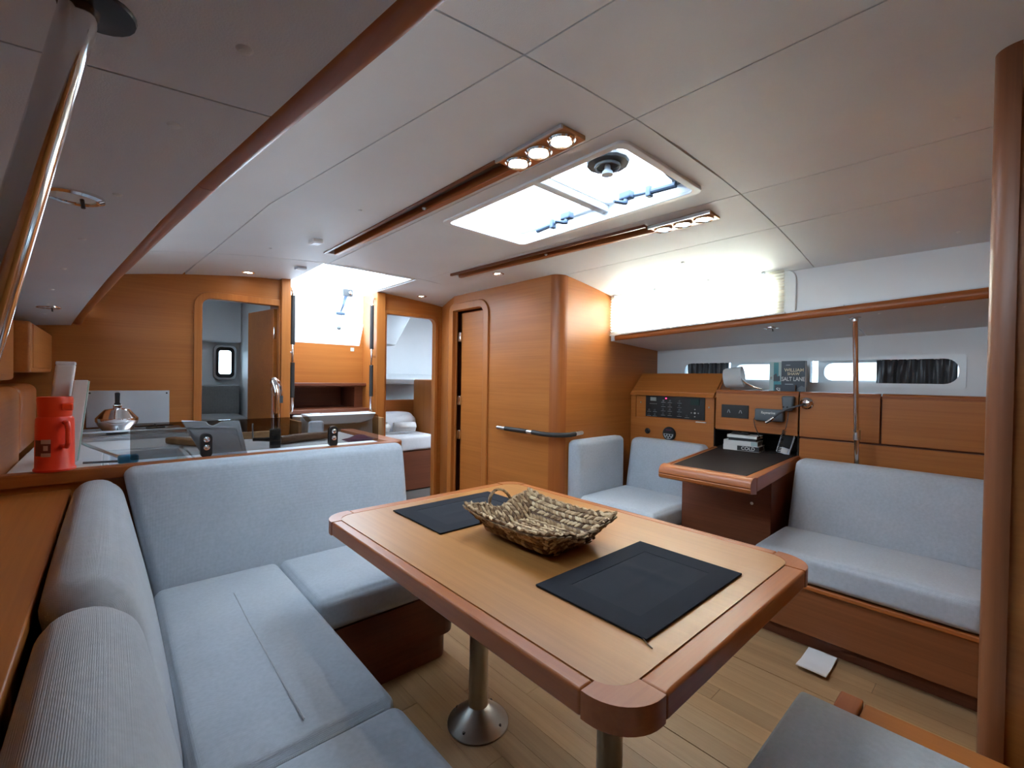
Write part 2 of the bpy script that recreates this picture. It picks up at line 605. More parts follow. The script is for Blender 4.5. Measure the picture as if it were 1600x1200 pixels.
    def build(self, name, mat, parent=None, bevel=0.0, seg=2, smooth=35.0, label=None):
        xs, ys, zs = zip(*self.v)
        org = Vector(((min(xs) + max(xs)) / 2, (min(ys) + max(ys)) / 2, min(zs)))
        me = bpy.data.meshes.new(name)
        me.from_pydata([(p[0] - org.x, p[1] - org.y, p[2] - org.z) for p in self.v], [], self.f)
        bm = bmesh.new()
        bm.from_mesh(me)
        bmesh.ops.recalc_face_normals(bm, faces=bm.faces)
        bm.to_mesh(me)
        bm.free()
        me.materials.append(MATS[mat])
        if smooth:
            me.polygons.foreach_set('use_smooth', [True] * len(me.polygons))
            me.set_sharp_from_angle(angle=R(smooth))
        o = bpy.data.objects.new(name, me)
        COL.objects.link(o)
        W[o] = org
        if parent is not None:
            o.parent = parent
            o.location = org - W[parent]
        else:
            o.location = org
        if bevel:
            md = o.modifiers.new('bevel', 'BEVEL')
            md.width = bevel
            md.segments = seg
            md.limit_method = 'ANGLE'
            md.angle_limit = R(40)
            md.harden_normals = True
        if label:
            o['label'] = label
        return o


def tag(o, label, cat, group=None):
    o['label'] = label
    o['category'] = cat
    if group:
        o['group'] = group
    return o


def thing(name, label, cat, loc, group=None):
    o = bpy.data.objects.new(name, None)
    o.empty_display_size = 0.05
    COL.objects.link(o)
    o.location = loc
    W[o] = Vector(loc)
    return tag(o, label, cat, group)


def struct(o, label=None):
    o['kind'] = 'structure'
    if label:
        o['label'] = label
    return o


def group_struct(name, loc=(0, 0, 0), label=None):
    o = bpy.data.objects.new(name, None)
    o.empty_display_size = 0.05
    COL.objects.link(o)
    o.location = loc
    W[o] = Vector(loc)
    return struct(o, label)


def twin(o, delta, parent=None):
    """same mesh again, moved"""
    c = o.copy()
    COL.objects.link(c)
    W[c] = W[o] + Vector(delta)
    p = parent if parent is not None else o.parent
    c.parent = p
    c.location = W[c] - (W[p] if p else Vector((0, 0, 0)))
    return c


def text(name, body, size, loc, right, upv, mat, parent, align='CENTER', sx=1.0):
    """flat lettering lying on a surface"""
    cu = bpy.data.curves.new(name, 'FONT')
    cu.body = body
    cu.size = size
    cu.align_x = align
    cu.align_y = 'CENTER'
    cu.extrude = 0.0002
    cu.offset = size * 0.012
    cu.materials.append(MATS[mat])
    tmp = bpy.data.objects.new(name, cu)
    me = bpy.data.meshes.new_from_object(tmp)
    bpy.data.objects.remove(tmp)
    o = bpy.data.objects.new(name, me)
    COL.objects.link(o)
    rv, uv = Vector(right).normalized(), Vector(upv).normalized()
    nv = rv.cross(uv)
    m = Matrix((rv, uv, nv)).transposed().to_4x4()
    o.parent = parent
    base = Vector(loc) - W[parent]
    o.matrix_local = Matrix.Translation(base) @ m @ Matrix.Diagonal((sx, 1, 1, 1))
    W[o] = Vector(loc)
    return o


def rrect(x0, x1, y0, y1, r, n=6, per_corner=None):
    """rounded rectangle loop; per_corner = radii (x0y0, x1y0, x1y1, x0y1)"""
    rs = per_corner or (r, r, r, r)
    cs = [(x0, y0, 1, 1, 180), (x1, y0, -1, 1, 270), (x1, y1, -1, -1, 0), (x0, y1, 1, -1, 90)]
    out = []
    for (cx, cy_, sx, sy, a0), rr in zip(cs, rs):
        for k in range(n + 1):
            a = R(a0 + 90 * k / n)
            out.append((cx + sx * rr + rr * math.cos(a), cy_ + sy * rr + rr * math.sin(a)))
    return out


XYZ_y = lambda u, v, a: (u, a, v)      # u = x, v = z, extruded along y
XYZ_x = lambda u, v, a: (a, u, v)      # u = y, v = z, extruded along x
XYZ_z = lambda u, v, a: (u, v, a)      # u = x, v = y, extruded along z


def interp(pts, y):
    if y <= pts[0][0]:
        return pts[0][1]
    for (a, b), (c, d) in zip(pts, pts[1:]):
        if y <= c:
            return b + (d - b) * (y - a) / (c - a)
    return pts[-1][1]


CX = 1.385


# ================================================================== SETTING
def zc(x):
    return 1.825 - 0.07 * (x - CX) ** 2


G1 = [(-0.9, 0.72), (0.45, 0.66), (0.68, 0.63), (1.88, 0.443), (2.79, 0.39), (3.5, 0.337)]
TRIM = [(-0.9, 0.24), (0.1, 0.21), (0.388, 0.178), (0.568, 0.153), (1.05, 0.092), (2.118, -0.013), (2.8, -0.085), (3.5, -0.165)]
TRIMZ = [(-0.9, 1.46), (2.1, 1.46), (2.8, 1.44), (3.5, 1.40)]
g1 = lambda y: interp(G1, y)
g2 = lambda y: 1.036 + (1.0 - 1.036) * (y - 0.68) / 2.14
g3 = lambda y: 1.733 + (1.66 - 1.733) * (y - 0.68) / 2.14
g4 = lambda y: 2.12 + 0.02 * (y - 0.68)
xr = lambda y: 2.665
trimx = lambda y: interp(TRIM, y)
trimz = lambda y: interp(TRIMZ, y)
xl = lambda y: trimx(y) + 0.11
sl0 = lambda y: 0.900 - 0.010 * (y - 1.10)
sl1 = lambda y: 0.998 - 0.026 * (y - 1.10)
sr0 = lambda y: 1.765 - 0.050 * (y - 1.10)
sr1 = lambda y: 1.865 - 0.062 * (y - 1.10)
GAP = 0.0022


def off(f, d):
    return lambda y: (f(y) if callable(f) else f) + d


def mid(a, b, t):
    return lambda y: a(y) * (1 - t) + b(y) * t


# --- floor: oak strips laid fore and aft, with two hatch-board joints
fl = struct(MB().box(-0.62, 3.4, -1.0, 5.6, -0.06, -0.012).build('floor', 'groove'))
strip_w = 0.078
ys_cut = [-0.9, 1.12, 3.5]
x_edges = []
for (a, b) in ((0.40, 1.343), (1.346, 1.903), (1.906, 2.30)):
    n = max(1, round((b - a) / strip_w))
    x_edges += [(a + (b - a) * k / n, a + (b - a) * (k + 1) / n) for k in range(n)]
for i, (a, b) in enumerate(x_edges):
    s = random.uniform(-0.9, 1.2)
    cuts = [-0.9] + [c + s for c in ys_cut[1:-1]] + [3.5]
    for c, d in zip(cuts, cuts[1:]):
        MB().box(a + 0.0005, b - 0.0005, c + 0.0006, d - 0.0006, -0.012, 0.0).build('plank', 'floor_oak', fl, smooth=None)

# --- roof core over the saloon (keeps the sky out), with hatch and companionway openings
roof = MB().cells([off(xl, -0.05), 0.965, 1.085, 1.615, 1.62, 2.74], [-1.0, 0.745, 1.735, 2.85, 3.74], {(2, 1), (1, 3), (2, 3), (3, 3)},
                  lambda u, v, a: (u, v, a), 1.842, 1.93).build('ceiling', 'roof_core', smooth=None)
struct(roof)
slab = lambda u, v, a: (u, v, zc(u) + a)
TH = 0.02


def cpanel(us, ys, skip=()):
    return MB().cells(us, ys, set(skip), slab, 0.0, TH).build('panel', 'vinyl', roof, smooth=None)


def fan(a, b, n):
    return [mid(off(a, GAP), off(b, -GAP), k / n) for k in range(n + 1)]


Y1a, Y1b, Y2a, Y2b = 0.68 - GAP, 0.68 + GAP, 2.82 - GAP, 2.82 + GAP
yrange = lambda a, b, n: [a + (b - a) * k / n for k in range(n + 1)]
for ysl in ([-0.95, 0.45, Y1a], [Y1b, 1.10, 1.88, 2.57, Y2a]):
    cpanel(fan(xl, g1, 3), ysl)
    cpanel(fan(g4, xr, 3), ysl)
cpanel(fan(g1, g2, 2), [-0.95, 0.45, Y1a])
cpanel(fan(g2, g3, 3), [-0.95, Y1a])
cpanel(fan(g3, g4, 2), [-0.95, Y1a])
cpanel([off(g1, GAP), mid(g1, sl0, .5), sl0, sl1, off(g2, -GAP)], [Y1b, 1.10, 1.88, 2.57, Y2a], {(2, 1), (2, 2)})
cpanel([off(g2, GAP), 1.12, 1.585, off(g3, -GAP)], [Y1b, 0.78, 1.70, Y2a], {(1, 1)})
cpanel([off(g3, GAP), sr0, sr1, off(g4, -GAP)], [Y1b, 1.10, 1.88, 2.52, Y2a], {(1, 1), (1, 2)})
cpanel(fan(xl, g1, 3), [Y2b, 3.1, 3.52])
cpanel([off(g1, GAP), 0.66, 0.98 - 0.002], [Y2b, 3.1, 3.74])
cpanel([0.985, 1.595], [Y2b, 2.858])
cpanel([1.602, 1.85, off(g4, -GAP)], [Y2b, 3.1, 3.52])
cpanel(fan(g4, xr, 3), [Y2b, 3.52])
# white caps over the panel screws
cap = None
for (x, y) in ((1.077, 0.107), (1.646, 0.108), (2.52, 0.15), (0.753, 1.78), (0.955, 1.62), (1.80, 1.74), (0.62, 2.6), (2.3, 1.2)):
    if cap is None:
        z = zc(x)
        cap = MB().lathe([(0.0, -0.005), (0.006, -0.004), (0.009, 0.0), (0.009, 0.004)], (x, y, z), 12).build('screw_cap', 'vinyl', roof)
        cx0, cy0, cz0 = x, y, z
    else:
        twin(cap, (x - cx0, y - cy0, zc(x) - cz0))

# --- recessed wooden grab slots in the ceiling
for i, (s0, s1, y0, y1, lab) in enumerate(((sl0, sl1, 1.10, 2.57, 'wooden grab slot recessed in the ceiling beside the hatch, galley side'),
                                           (sr0, sr1, 1.10, 2.52, 'wooden grab slot recessed in the ceiling beside the hatch, chart table side'))):
    fn = lambda u, v, a: (u, v, a)
    t = group_struct('trim_%d' % (i + 1), ((s0(y0) + s1(y0)) / 2, (y0 + y1) / 2, 1.80), lab)
    zt = 1.841
    MB().cells([off(s0, 0.0), off(s1, 0.0)], [y0, y1], set(), fn, zt - 0.002, zt).build('slot_top', 'groove', t, smooth=None)
    MB().cells([off(s1, -0.022), off(s1, 0.003)], [y0, y1], set(), lambda u, v, a: (u if a > 1.81 else u + 0.002, v, a), 1.802 if i else 1.806, zt).build('grab_rail', 'solidY', t, bevel=0.004)
    MB().cells([off(s0, -0.003), off(s0, 0.010)], [y0, y1], set(), fn, 1.803, zt).build('slot_side', 'darkY', t, smooth=None)

# --- coachroof sides and side-deck undersides
rail_top = lambda y: 1.521 - 0.047 * (y - 0.075)
rail_bot = lambda y: 1.476 - 0.042 * (y - 0.075)
cs = MB().cells([-0.9, 0.86, 1.88, 3.6], [1.41, 1.46, 1.70, 1.88], {(1, 1)}, lambda u, v, a: (a, u, max(v, rail_bot(u) + 0.012) if v > 1.43 else rail_bot(u) + 0.004), 2.665, 2.71).build('wall_right_coachroof', 'gelcoat', smooth=None)
struct(cs)
w1 = group_struct('window_1', (2.66, 1.37, 1.45), 'long coachroof window behind the pleated blind')
MB().ring(rrect(0.755, 1.897, 1.448, 1.722, 0.06), rrect(0.87, 1.87, 1.475, 1.69, 0.05), 2.648, 2.667, XYZ_x).build('window_frame', 'gelcoat', w1, bevel=0.005)
MB().box(2.685, 2.69, 0.855, 1.885, 1.47, 1.705).build('pane', 'window_glass', w1, smooth=None)
csl = MB()
for (ya, yb) in zip([-0.95, 0.1, 0.6, 1.05, 1.6, 2.1, 2.8], [0.1, 0.6, 1.05, 1.6, 2.1, 2.8, 3.52]):
    hole = ya >= 0.1 and yb <= 2.8
    zs = [1.485, 1.50, 1.66, 1.88] if hole else [1.485, 1.88]
    leanx = lambda u, v, a: (trimx(u) + 0.02 + (v - 1.46) * 0.40 + a, u, v)
    csl.cells([ya, yb], zs, {(0, 1)} if hole else set(), leanx, -0.045, 0.0)
struct(csl.build('wall_left_coachroof', 'gelcoat', smooth=None))
w3 = group_struct('window_2', (0.0, 1.35, 1.5))
MB().cells([0.1, 0.6, 1.05, 1.6, 2.1, 2.8], [1.50, 1.66], set(), lambda u, v, a: (trimx(u) + 0.02 + (v - 1.46) * 0.40 + a, u, v), -0.030, -0.026).build('pane', 'window_glass', w3, smooth=None)

def sofr(u, v, a):
    zi = 1.476 - 0.042 * (v - 0.07)
    zo = 1.392 - 0.015 * (v - 0.07)
    return (u, v, zi + (zo - zi) * (u - 2.65) / 0.6 + a)




s = group_struct('trim_3', (2.95, 0.9, 1.40), 'grey vinyl underside of the side deck above the chart table')
MB().cells([2.641, 2.95, 3.45], [-0.2, 0.545], set(), sofr, 0.0, 0.05).build('panel', 'vinyl', s, smooth=None)
MB().cells([2.641, 2.95, 3.45], [0.549, 1.2, 1.92], set(), sofr, 0.0, 0.05).build('panel', 'vinyl', s, smooth=None)
capr = None
for (x, y) in ((2.70, 1.75), (2.71, 1.42), (2.71, 1.12), (2.69, 0.70), (2.69, 0.42), (2.70, 0.20)):
    z = sofr(x, y, 0)[2]
    if capr is None:
        capr = MB().lathe([(0.0, -0.004), (0.005, -0.003), (0.007, 0.0), (0.007, 0.004)], (x, y, z), 10).build('screw_cap', 'vinyl', s)
        p0 = (x, y, z)
    else:
        twin(capr, (x - p0[0], y - p0[1], z - p0[2]))
# wooden fiddle rail along the right coachroof edge
rail = MB().sheet(lambda u, v: (2.638 + 0.012 * math.cos(v * 2 * math.pi) + 0.0, 0.03 + u * 1.83, (rail_top(0.03 + u * 1.83) + rail_bot(0.03 + u * 1.83)) / 2 + (rail_top(0.03 + u * 1.83) - rail_bot(0.03 + u * 1.83)) / 2 * math.sin(v * 2 * math.pi)), 12, 16).build('trim_4', 'solidY')
struct(rail, 'varnished wooden rail under the pleated blind')

sofl = lambda u, v, a: (u, v, trimz(v) - 0.020 - (trimx(v) - u) / 0.6 * 0.055 + a)
s2 = group_struct('trim_5', (-0.2, 1.4, 1.40), 'grey vinyl underside of the side deck over the galley')
for (ya, yb, n) in ((-0.95, 0.6175, 4), (0.6205, 3.52, 10)):
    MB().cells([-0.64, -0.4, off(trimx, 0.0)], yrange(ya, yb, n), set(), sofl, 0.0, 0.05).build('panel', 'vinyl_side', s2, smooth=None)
MB().cells([-0.64, -0.4, off(trimx, 0.0)], yrange(-0.95, 3.52, 12), set(), sofl, 0.05, 0.07).build('deck_core', 'roof_core', s2, smooth=None)
capl = None
for (x, y) in ((0.095, 0.50), (0.058, 0.71), (0.008, 1.05), (-0.05, 1.45), (-0.105, 1.90), (-0.16, 2.35), (-0.20, 2.75), (-0.23, 3.05), (-0.25, 3.25), (-0.30, 2.2)):
    z = sofl(x, y, 0)[2]
    if capl is None:
        capl = MB().lathe([(0.0, -0.0035), (0.005, -0.003), (0.008, 0.0), (0.008, 0.004)], (x, y, z), 12).build('screw_cap', 'vinyl', s2)
        p0 = (x, y, z)
    else:
        twin(capl, (x - p0[0], y - p0[1], z - p0[2]))
# curved laminated rail along the left coachroof edge
ysamp = yrange(-0.95, 3.50, 40)


def lrail(u, v):
    y = -0.95 + u * 4.45
    # smooth the polyline
    x = sum(trimx(y + d) for d in (-0.25, -0.12, 0, 0.12, 0.25)) / 5
    z = trimz(y) + 0.022
    a = v * 2 * math.pi
    return (x + 0.020 + 0.023 * math.copysign(abs(math.cos(a)) ** 0.7, math.cos(a)), y, z + 0.036 * math.copysign(abs(math.sin(a)) ** 0.7, math.sin(a)))


lt = MB()
lt.sheet(lambda u, v: lrail(0.0 + u * 0.428, v), 20, 18)
lt_o = lt.build('trim_6', 'solidY')
struct(lt_o, 'curved varnished wooden rail along the ceiling edge, forward length')
struct(MB().sheet(lambda u, v: lrail(0.4285 + u * 0.5715, v), 26, 18).build('trim_7', 'solidY'), 'curved varnished wooden rail along the ceiling edge, galley length')

# --- hull sides, forward bulkhead, dividing walls
struct(MB().box(-0.70, -0.62, -1.0, 5.6, -0.06, 1.95).build('wall_left', 'gelcoat_matt', smooth=None))
hx = lambda y: 3.12 + 0.079 * y
hull = lambda u, v, a: (hx(u) + a, u, v)
hw = MB().cells([-0.3, 0.17, 0.825, 0.838, 1.665, 5.6], [-0.06, 1.125, 1.262, 1.95], {(1, 1), (3, 1)}, hull, 0.0, 0.06).build('wall_right', 'gelcoat_matt', smooth=None)
struct(hw)
for i, (ya, yb) in enumerate(((0.838, 1.665), (0.17, 0.825))):
    wn = group_struct('window_%d' % (i + 3), (hx((ya + yb) / 2), (ya + yb) / 2, 1.12), ('long hull window behind the reading lamp', 'long hull window behind the steel tie rod')[i])
    rr = (0.055, 0.006, 0.006, 0.055) if i == 1 else (0.006, 0.055, 0.055, 0.006)
    MB().ring(rrect(ya - (0.022 if i == 1 else 0.006), yb + (0.006 if i == 1 else 0.022), 1.108, 1.279, 0.05, per_corner=[max(0.004, q - 0.04) for q in rr]), rrect(ya + 0.004, yb - 0.004, 1.129, 1.258, 0.05, per_corner=rr), -0.004, 0.002, hull).build('window_frame', 'gelcoat', wn)
    MB().box(0, 0.004, ya, yb, 1.12, 1.265, xf=lambda x, y, z: (hx(y) + 0.085 + x, y, z)).build('pane', 'tinted_glass', wn, smooth=None)
    for (pa, pb) in ((ya + 0.30, yb - 0.06),) if i == 1 else ((ya + 0.04, yb - 0.36),):
        MB().ring(rrect(pa - 0.03, pb + 0.03, 1.118, 1.267, 0.006), rrect(pa, pb, 1.142, 1.246, 0.045), 0.062, 0.075, hull).build('port_frame', 'gelcoat', wn)
struct(MB().box(-0.62, 1.40, -1.0, -0.95, -0.06, 1.86).build('wall_front', 'veneerX', smooth=None))
wf = MB().box(1.39, 3.4, -0.95, 0.0, -0.06, 1.86).build('wall_front_right', 'veneerY', smooth=None)
struct(wf)
pp = [(1.46, -0.004), (1.373, -0.004)] + [(1.373 + 0.036 - 0.036 * math.cos(R(a)), 0.036 * math.sin(R(a))) for a in range(0, 91, 10)] + [(1.46, 0.036)]
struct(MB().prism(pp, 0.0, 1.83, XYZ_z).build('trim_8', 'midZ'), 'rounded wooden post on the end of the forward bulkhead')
struct(MB().box(1.46, 3.2, 0.0, 0.03, 0.0, 1.83).build('wall_front_right_facing', 'veneerX', smooth=None))


def arch(u0, u1, zt, w, r, a0, a1, fn, z0=0.0, left=True, right=True):
    """door casing: open-bottomed frame with rounded upper corners"""
    def loop(d):
        rr = r + d
        L = [(u0 - d, z0)]
        rl = rr if left else 0.004 + d
        L += [(u0 - d + rl - rl * math.cos(R(t)), zt + d - rl + rl * math.sin(R(t))) for t in range(0, 91, 15)]
        rr2 = rr if right else 0.004 + d
        L += [(u1 + d - rr2 + rr2 * math.sin(R(t)), zt + d - rr2 + rr2 * math.cos(R(t))) for t in range(0, 91, 15)]
        L += [(u1 + d, z0)]
        return L
    o, i = loop(w), loop(0.0)
    n = len(o)
    vs = [fn(u, v, a) for a in (a0, a1) for lp in (o, i) for u, v in lp]
    fs = []
    for k in range(n - 1):
        fs += [(k, k + 1, n + k + 1, n + k), (2 * n + k, 3 * n + k, 3 * n + k + 1, 2 * n + k + 1),
               (k, 2 * n + k, 2 * n + k + 1, k + 1), (n + k, n + k + 1, 3 * n + k + 1, 3 * n + k)]
    fs += [(0, n, 3 * n, 2 * n), (n - 1, 3 * n - 1, 4 * n - 1, 2 * n - 1)]
    return MB().add(vs, fs)


# galley bulkhead with the doorway to the aft cabin
struct(MB().cells([-0.64, 0.436, 0.899, 0.93], [-0.01, 1.618, 1.80], {(1, 0)}, XYZ_y, 3.5, 3.54).build('wall_aft_galley', 'veneerX', smooth=None))
d1 = group_struct('door_1', (0.668, 3.52, 0.0), 'open doorway to the aft cabin beside the galley')
arch(0.442, 0.893, 1.612, 0.046, 0.05, 3.488, 3.545, XYZ_y, right=False).build('door_frame', 'veneerZ', d1, bevel=0.006)
lf = Matrix.Rotation(R(100.5), 3, 'Z')
MB().obox((0.850, 3.765, 0.81), (0.42, 0.03, 1.58), lf).build('door_leaf', 'veneerX', d1, bevel=0.004)
MB().rbox(0.874, 0.888, 3.555, 3.585, 1.38, 1.47, 0.005, 2).build('hinge', 'chrome', d1)
# companionway posts
struct(MB().box(0.905, 0.968, 3.47, 3.78, 0.0, 1.815).build('trim_9', 'veneerZ', bevel=0.006), 'wooden post left of the companionway')
struct(MB().box(1.622, 1.700, 3.47, 3.78, 0.0, 1.815).build('trim_10', 'veneerZ', bevel=0.006), 'wooden post right of the companionway')
# wall with the second aft cabin doorway
struct(MB().cells([1.695, 1.712, 2.196, 2.32], [-0.01, 1.655, 1.82], {(1, 0)}, XYZ_y, 3.5, 3.54).build('wall_aft', 'veneerX', smooth=None))
d2 = group_struct('door_2', (1.96, 3.52, 0.0), 'doorway to the aft cabin with the bunk, right of the companionway')
arch(1.720, 2.190, 1.648, 0.034, 0.05, 3.488, 3.545, XYZ_y, left=False).build('door_frame', 'veneerZ', d2, bevel=0.006)
# angled panel beside the head door
ang = math.atan2(3.5 - 3.06, 2.262 - 2.092)
struct(MB().obox(((2.262 + 2.092) / 2 + 0.018, (3.5 + 3.06) / 2 - 0.007, 0.905), (0.475, 0.03, 1.81), Matrix.Rotation(ang, 3, 'Z')).build('wall_aft_angled', 'veneerZ', bevel=0.004))
# head compartment wall with its door
struct(MB().cells([1.972, 2.642, 3.056], [-0.01, 1.672, 1.79], {(1, 0)}, XYZ_x, 2.092, 2.13).build('wall_head', 'veneerY', smooth=None))
d3 = group_struct('door_3', (2.12, 2.85, 0.0), 'narrow door of the head compartment, a little ajar')
arch(2.650, 3.052, 1.665, 0.058, 0.06, 2.078, 2.135, XYZ_x, right=False).build('door_frame', 'veneerZ', d3, bevel=0.006)
MB().box(2.150, 2.178, 2.60, 3.024, 0.02, 1.655).build('door_leaf', 'veneerY', d3, bevel=0.004)
for z in (1.42, 0.90, 0.62):
    MB().rbox(2.128, 2.152, 3.012, 3.044, z, z + 0.075, 0.006, 2).build('hinge', 'chrome', d3)
MB().box(2.20, 2.24, 2.5, 3.3, 0.0, 1.78).build('rebate', 'darkZ', d3, smooth=None)
# rounded corner post and the bulkhead of the chart table seat
cp = [(2.092, 1.975)] + [(2.170 - 0.078 * math.cos(R(a)), 1.975 - 0.078 * math.sin(R(a))) for a in range(0, 91, 9)] + [(2.172, 1.975)]
struct(MB().prism(cp, 0.0, 1.80, XYZ_z).build('trim_11', 'solidZ'), 'broad rounded wooden corner post of the head compartment')
struct(MB().box(2.168, 3.36, 1.90, 1.94, 0.0, 1.80).build('wall_chart_table', 'veneerX', smooth=None))

# --- aft cabins seen through the doorways
struct(MB().cells([-0.62, 0.742, 0.872, 0.96], [-0.01, 1.10, 1.365, 1.95], {(1, 1)}, XYZ_y, 5.0, 5.05).build('wall_cabin_aft', 'gelcoat_matt', smooth=None))
wc = group_struct('window_5', (0.807, 4.98, 1.08), 'small porthole in the aft cabin wall')
MB().ring(rrect(0.715, 0.905, 1.07, 1.40, 0.05), rrect(0.752, 0.864, 1.115, 1.352, 0.025), 4.955, 5.0, XYZ_y).build('outer_frame', 'steel', wc, bevel=0.006)
MB().ring(rrect(0.735, 0.882, 1.09, 1.378, 0.04), rrect(0.758, 0.856, 1.125, 1.345, 0.02), 4.945, 4.965, XYZ_y).build('window_frame', 'black', wc, bevel=0.004)
MB().box(0.745, 0.87, 4.985, 4.99, 1.105, 1.36).build('pane', 'window_glass', wc, smooth=None)
struct(MB().box(0.93, 0.965, 3.54, 5.05, 0.0, 1.95).build('wall_cabin_side', 'gelcoat_matt', smooth=None))
struct(MB().cells([-0.64, 0.36, 0.52, 0.97], [3.54, 4.05, 4.30, 5.05], {(1, 1)}, XYZ_z, 1.86, 1.92).build('ceiling_cabin', 'gelcoat_matt', smooth=None))
struct(MB().box(-0.1, 0.93, 4.88, 5.0, 1.42, 1.86).build('trim_12', 'gelcoat_matt', bevel=0.02), 'white moulded ledge above the porthole')
struct(MB().cells([1.665, 2.5, 2.8, 3.5], [3.54, 3.85, 4.25, 5.05], {(1, 1)}, XYZ_z, 1.86, 1.92).build('ceiling_cabin_bunk', 'gelcoat_matt', smooth=None))
struct(MB().box(1.665, 1.70, 3.76, 5.05, 0.0, 1.95).build('wall_cabin_bunk_side', 'gelcoat_matt', smooth=None))
struct(MB().box(1.665, 3.5, 5.0, 5.05, 0.0, 1.95).build('wall_cabin_bunk_aft', 'gelcoat_matt', smooth=None))
struct(MB().box(2.30, 2.34, 3.2, 3.52, 0.0, 1.80).build('wall_head_aft', 'veneerX', smooth=None))
portal('sky_portal_cabin', (0.44, 4.175, 1.95), (0, 0, -1), 0.16, 0.25)
portal('sky_portal_bunk_cabin', (2.65, 4.05, 1.95), (0, 0, -1), 0.3, 0.4)

# --- companionway: coaming, washboard wall, niche
cw = group_struct('trim_13', (1.29, 3.3, 1.8), 'white coaming round the companionway opening')
MB().prism([(0.90, 2.80), (1.68, 2.80), (1.68, 3.74), (1.622, 3.74), (1.622, 2.848), (0.962, 2.848), (0.962, 3.74), (0.90, 3.74)], 1.93, 1.965, XYZ_z).build('coaming', 'gelcoat', cw, smooth=None)
MB().prism([(0.958, 2.844), (1.626, 2.844), (1.626, 3.74), (1.622, 3.74), (1.622, 2.850), (0.962, 2.850), (0.962, 3.74), (0.958, 3.74)], 1.815, 1.93, XYZ_z).build('lining', 'gelcoat', cw, smooth=None)
cwp = group_struct('wall_companionway', (1.30, 3.76, 0.0), 'veneered panel below the companionway washboard')
MB().prism([(0.965, 1.05), (1.63, 1.05), (1.63, 1.60), (1.590, 1.382), (1.035, 1.382), (0.985, 1.90), (0.965, 1.90)], 3.735, 3.775, XYZ_y).build('upper_panel', 'veneerX', cwp, smooth=None)
MB().ring([(0.965, 0.60), (1.63, 0.60), (1.63, 1.06), (0.965, 1.06)], [(1.05, 0.862), (1.55, 0.862), (1.55, 1.03), (1.05, 1.03)], 3.735, 3.775, XYZ_y).build('niche_front', 'darkX', cwp, smooth=None)
MB().box(0.965, 1.63, 3.66, 3.76, 1.042, 1.066).build('niche_top_lip', 'darkX', cwp, bevel=0.005)
MB().box(0.965, 1.63, 3.60, 3.76, 0.828, 0.858).build('niche_shelf', 'darkX', cwp, bevel=0.005)
MB().cells([0.93, 1.67], [0.0, 0.86, 1.05], {(0, 1)}, XYZ_y, 3.78, 3.80).build('lower_back', 'darkX', cwp, smooth=None)
MB().box(1.0, 1.6, 3.775, 4.05, 0.83, 0.86).build('niche_floor', 'darkX', cwp, smooth=None)
MB().box(1.0, 1.6, 3.775, 4.05, 1.03, 1.06).build('niche_roof', 'darkX', cwp, smooth=None)
MB().box(1.0, 1.6, 4.03, 4.06, 0.80, 1.06).build('niche_back', 'darkX', cwp, smooth=None)
for x in (1.0, 1.55):
    MB().box(x, x + 0.05, 3.775, 4.05, 0.80, 1.06).build('niche_side', 'darkX', cwp, smooth=None)


# ================================================================== LARGE FURNITURE
# --- saloon table
TX0, TX1, TY0, TY1, TZ = 0.499, 1.306, 0.315, 1.446, 0.68
T0, RO = 0.643, 0.075
tb = thing('saloon_table', 'varnished wooden saloon table on two grey metal pillar legs', 'table', (0.9, 0.88, 0))
ix0, ix1, iy0, iy1 = TX0 + 0.032, TX1 - 0.032, TY0 + 0.045, TY1 - 0.04
MB().prism(rrect(ix0, ix1, iy0, iy1, 0.05), T0, TZ - 0.0008, XYZ_z).build('top_panel', 'table_veneer', tb)
J = 0.085
g = 0.0007
MB().box(TX0, ix0 - 0.0006, TY0 + J + g, TY1 - J - g, T0 - 0.004, TZ).build('edge_rail', 'solidY', tb, bevel=0.006, seg=3)
MB().box(ix1 + 0.0006, TX1, TY0 + J + g, TY1 - J - g, T0 - 0.004, TZ).build('edge_rail', 'solidY', tb, bevel=0.006, seg=3)
MB().box(TX0 + J + g, TX1 - J - g, TY0, iy0 - 0.0006, T0 - 0.004, TZ).build('edge_rail', 'solidX', tb, bevel=0.006, seg=3)
MB().box(TX0 + J + g, TX1 - J - g, iy1 + 0.0006, TY1, T0 - 0.004, TZ).build('edge_rail', 'solidX', tb, bevel=0.006, seg=3)
for (sx, sy) in ((0, 0), (1, 0), (1, 1), (0, 1)):
    ox, oy = (TX1, TY1) if False else ((TX1 if sx else TX0), (TY1 if sy else TY0))
    dx, dy = (-1 if sx else 1), (-1 if sy else 1)
    inx, iny = abs((ix1 if sx else ix0) - ox) - 0.0006, abs((iy1 if sy else iy0) - oy) - 0.0006
    pts = [(0, J)] + [(RO - RO * math.cos(R(a)), RO - RO * math.sin(R(a))) for a in range(0, 91, 9)] + [(J, 0), (J, iny)]
    pts += [(inx + 0.05 - 0.05 * math.sin(R(a)), iny + 0.05 - 0.05 * math.cos(R(a))) for a in range(0, 91, 15)] + [(inx, J)]
    MB().prism([(ox + dx * u, oy + dy * v) for u, v in pts], T0 - 0.004, TZ, XYZ_z).build('corner_piece', 'solidX', tb, bevel=0.006, seg=3)
MB().box(TX0 + 0.1, TX1 - 0.1, TY0 + 0.12, TY1 - 0.12, 0.615, T0).build('under_frame', 'darkY', tb, smooth=None)
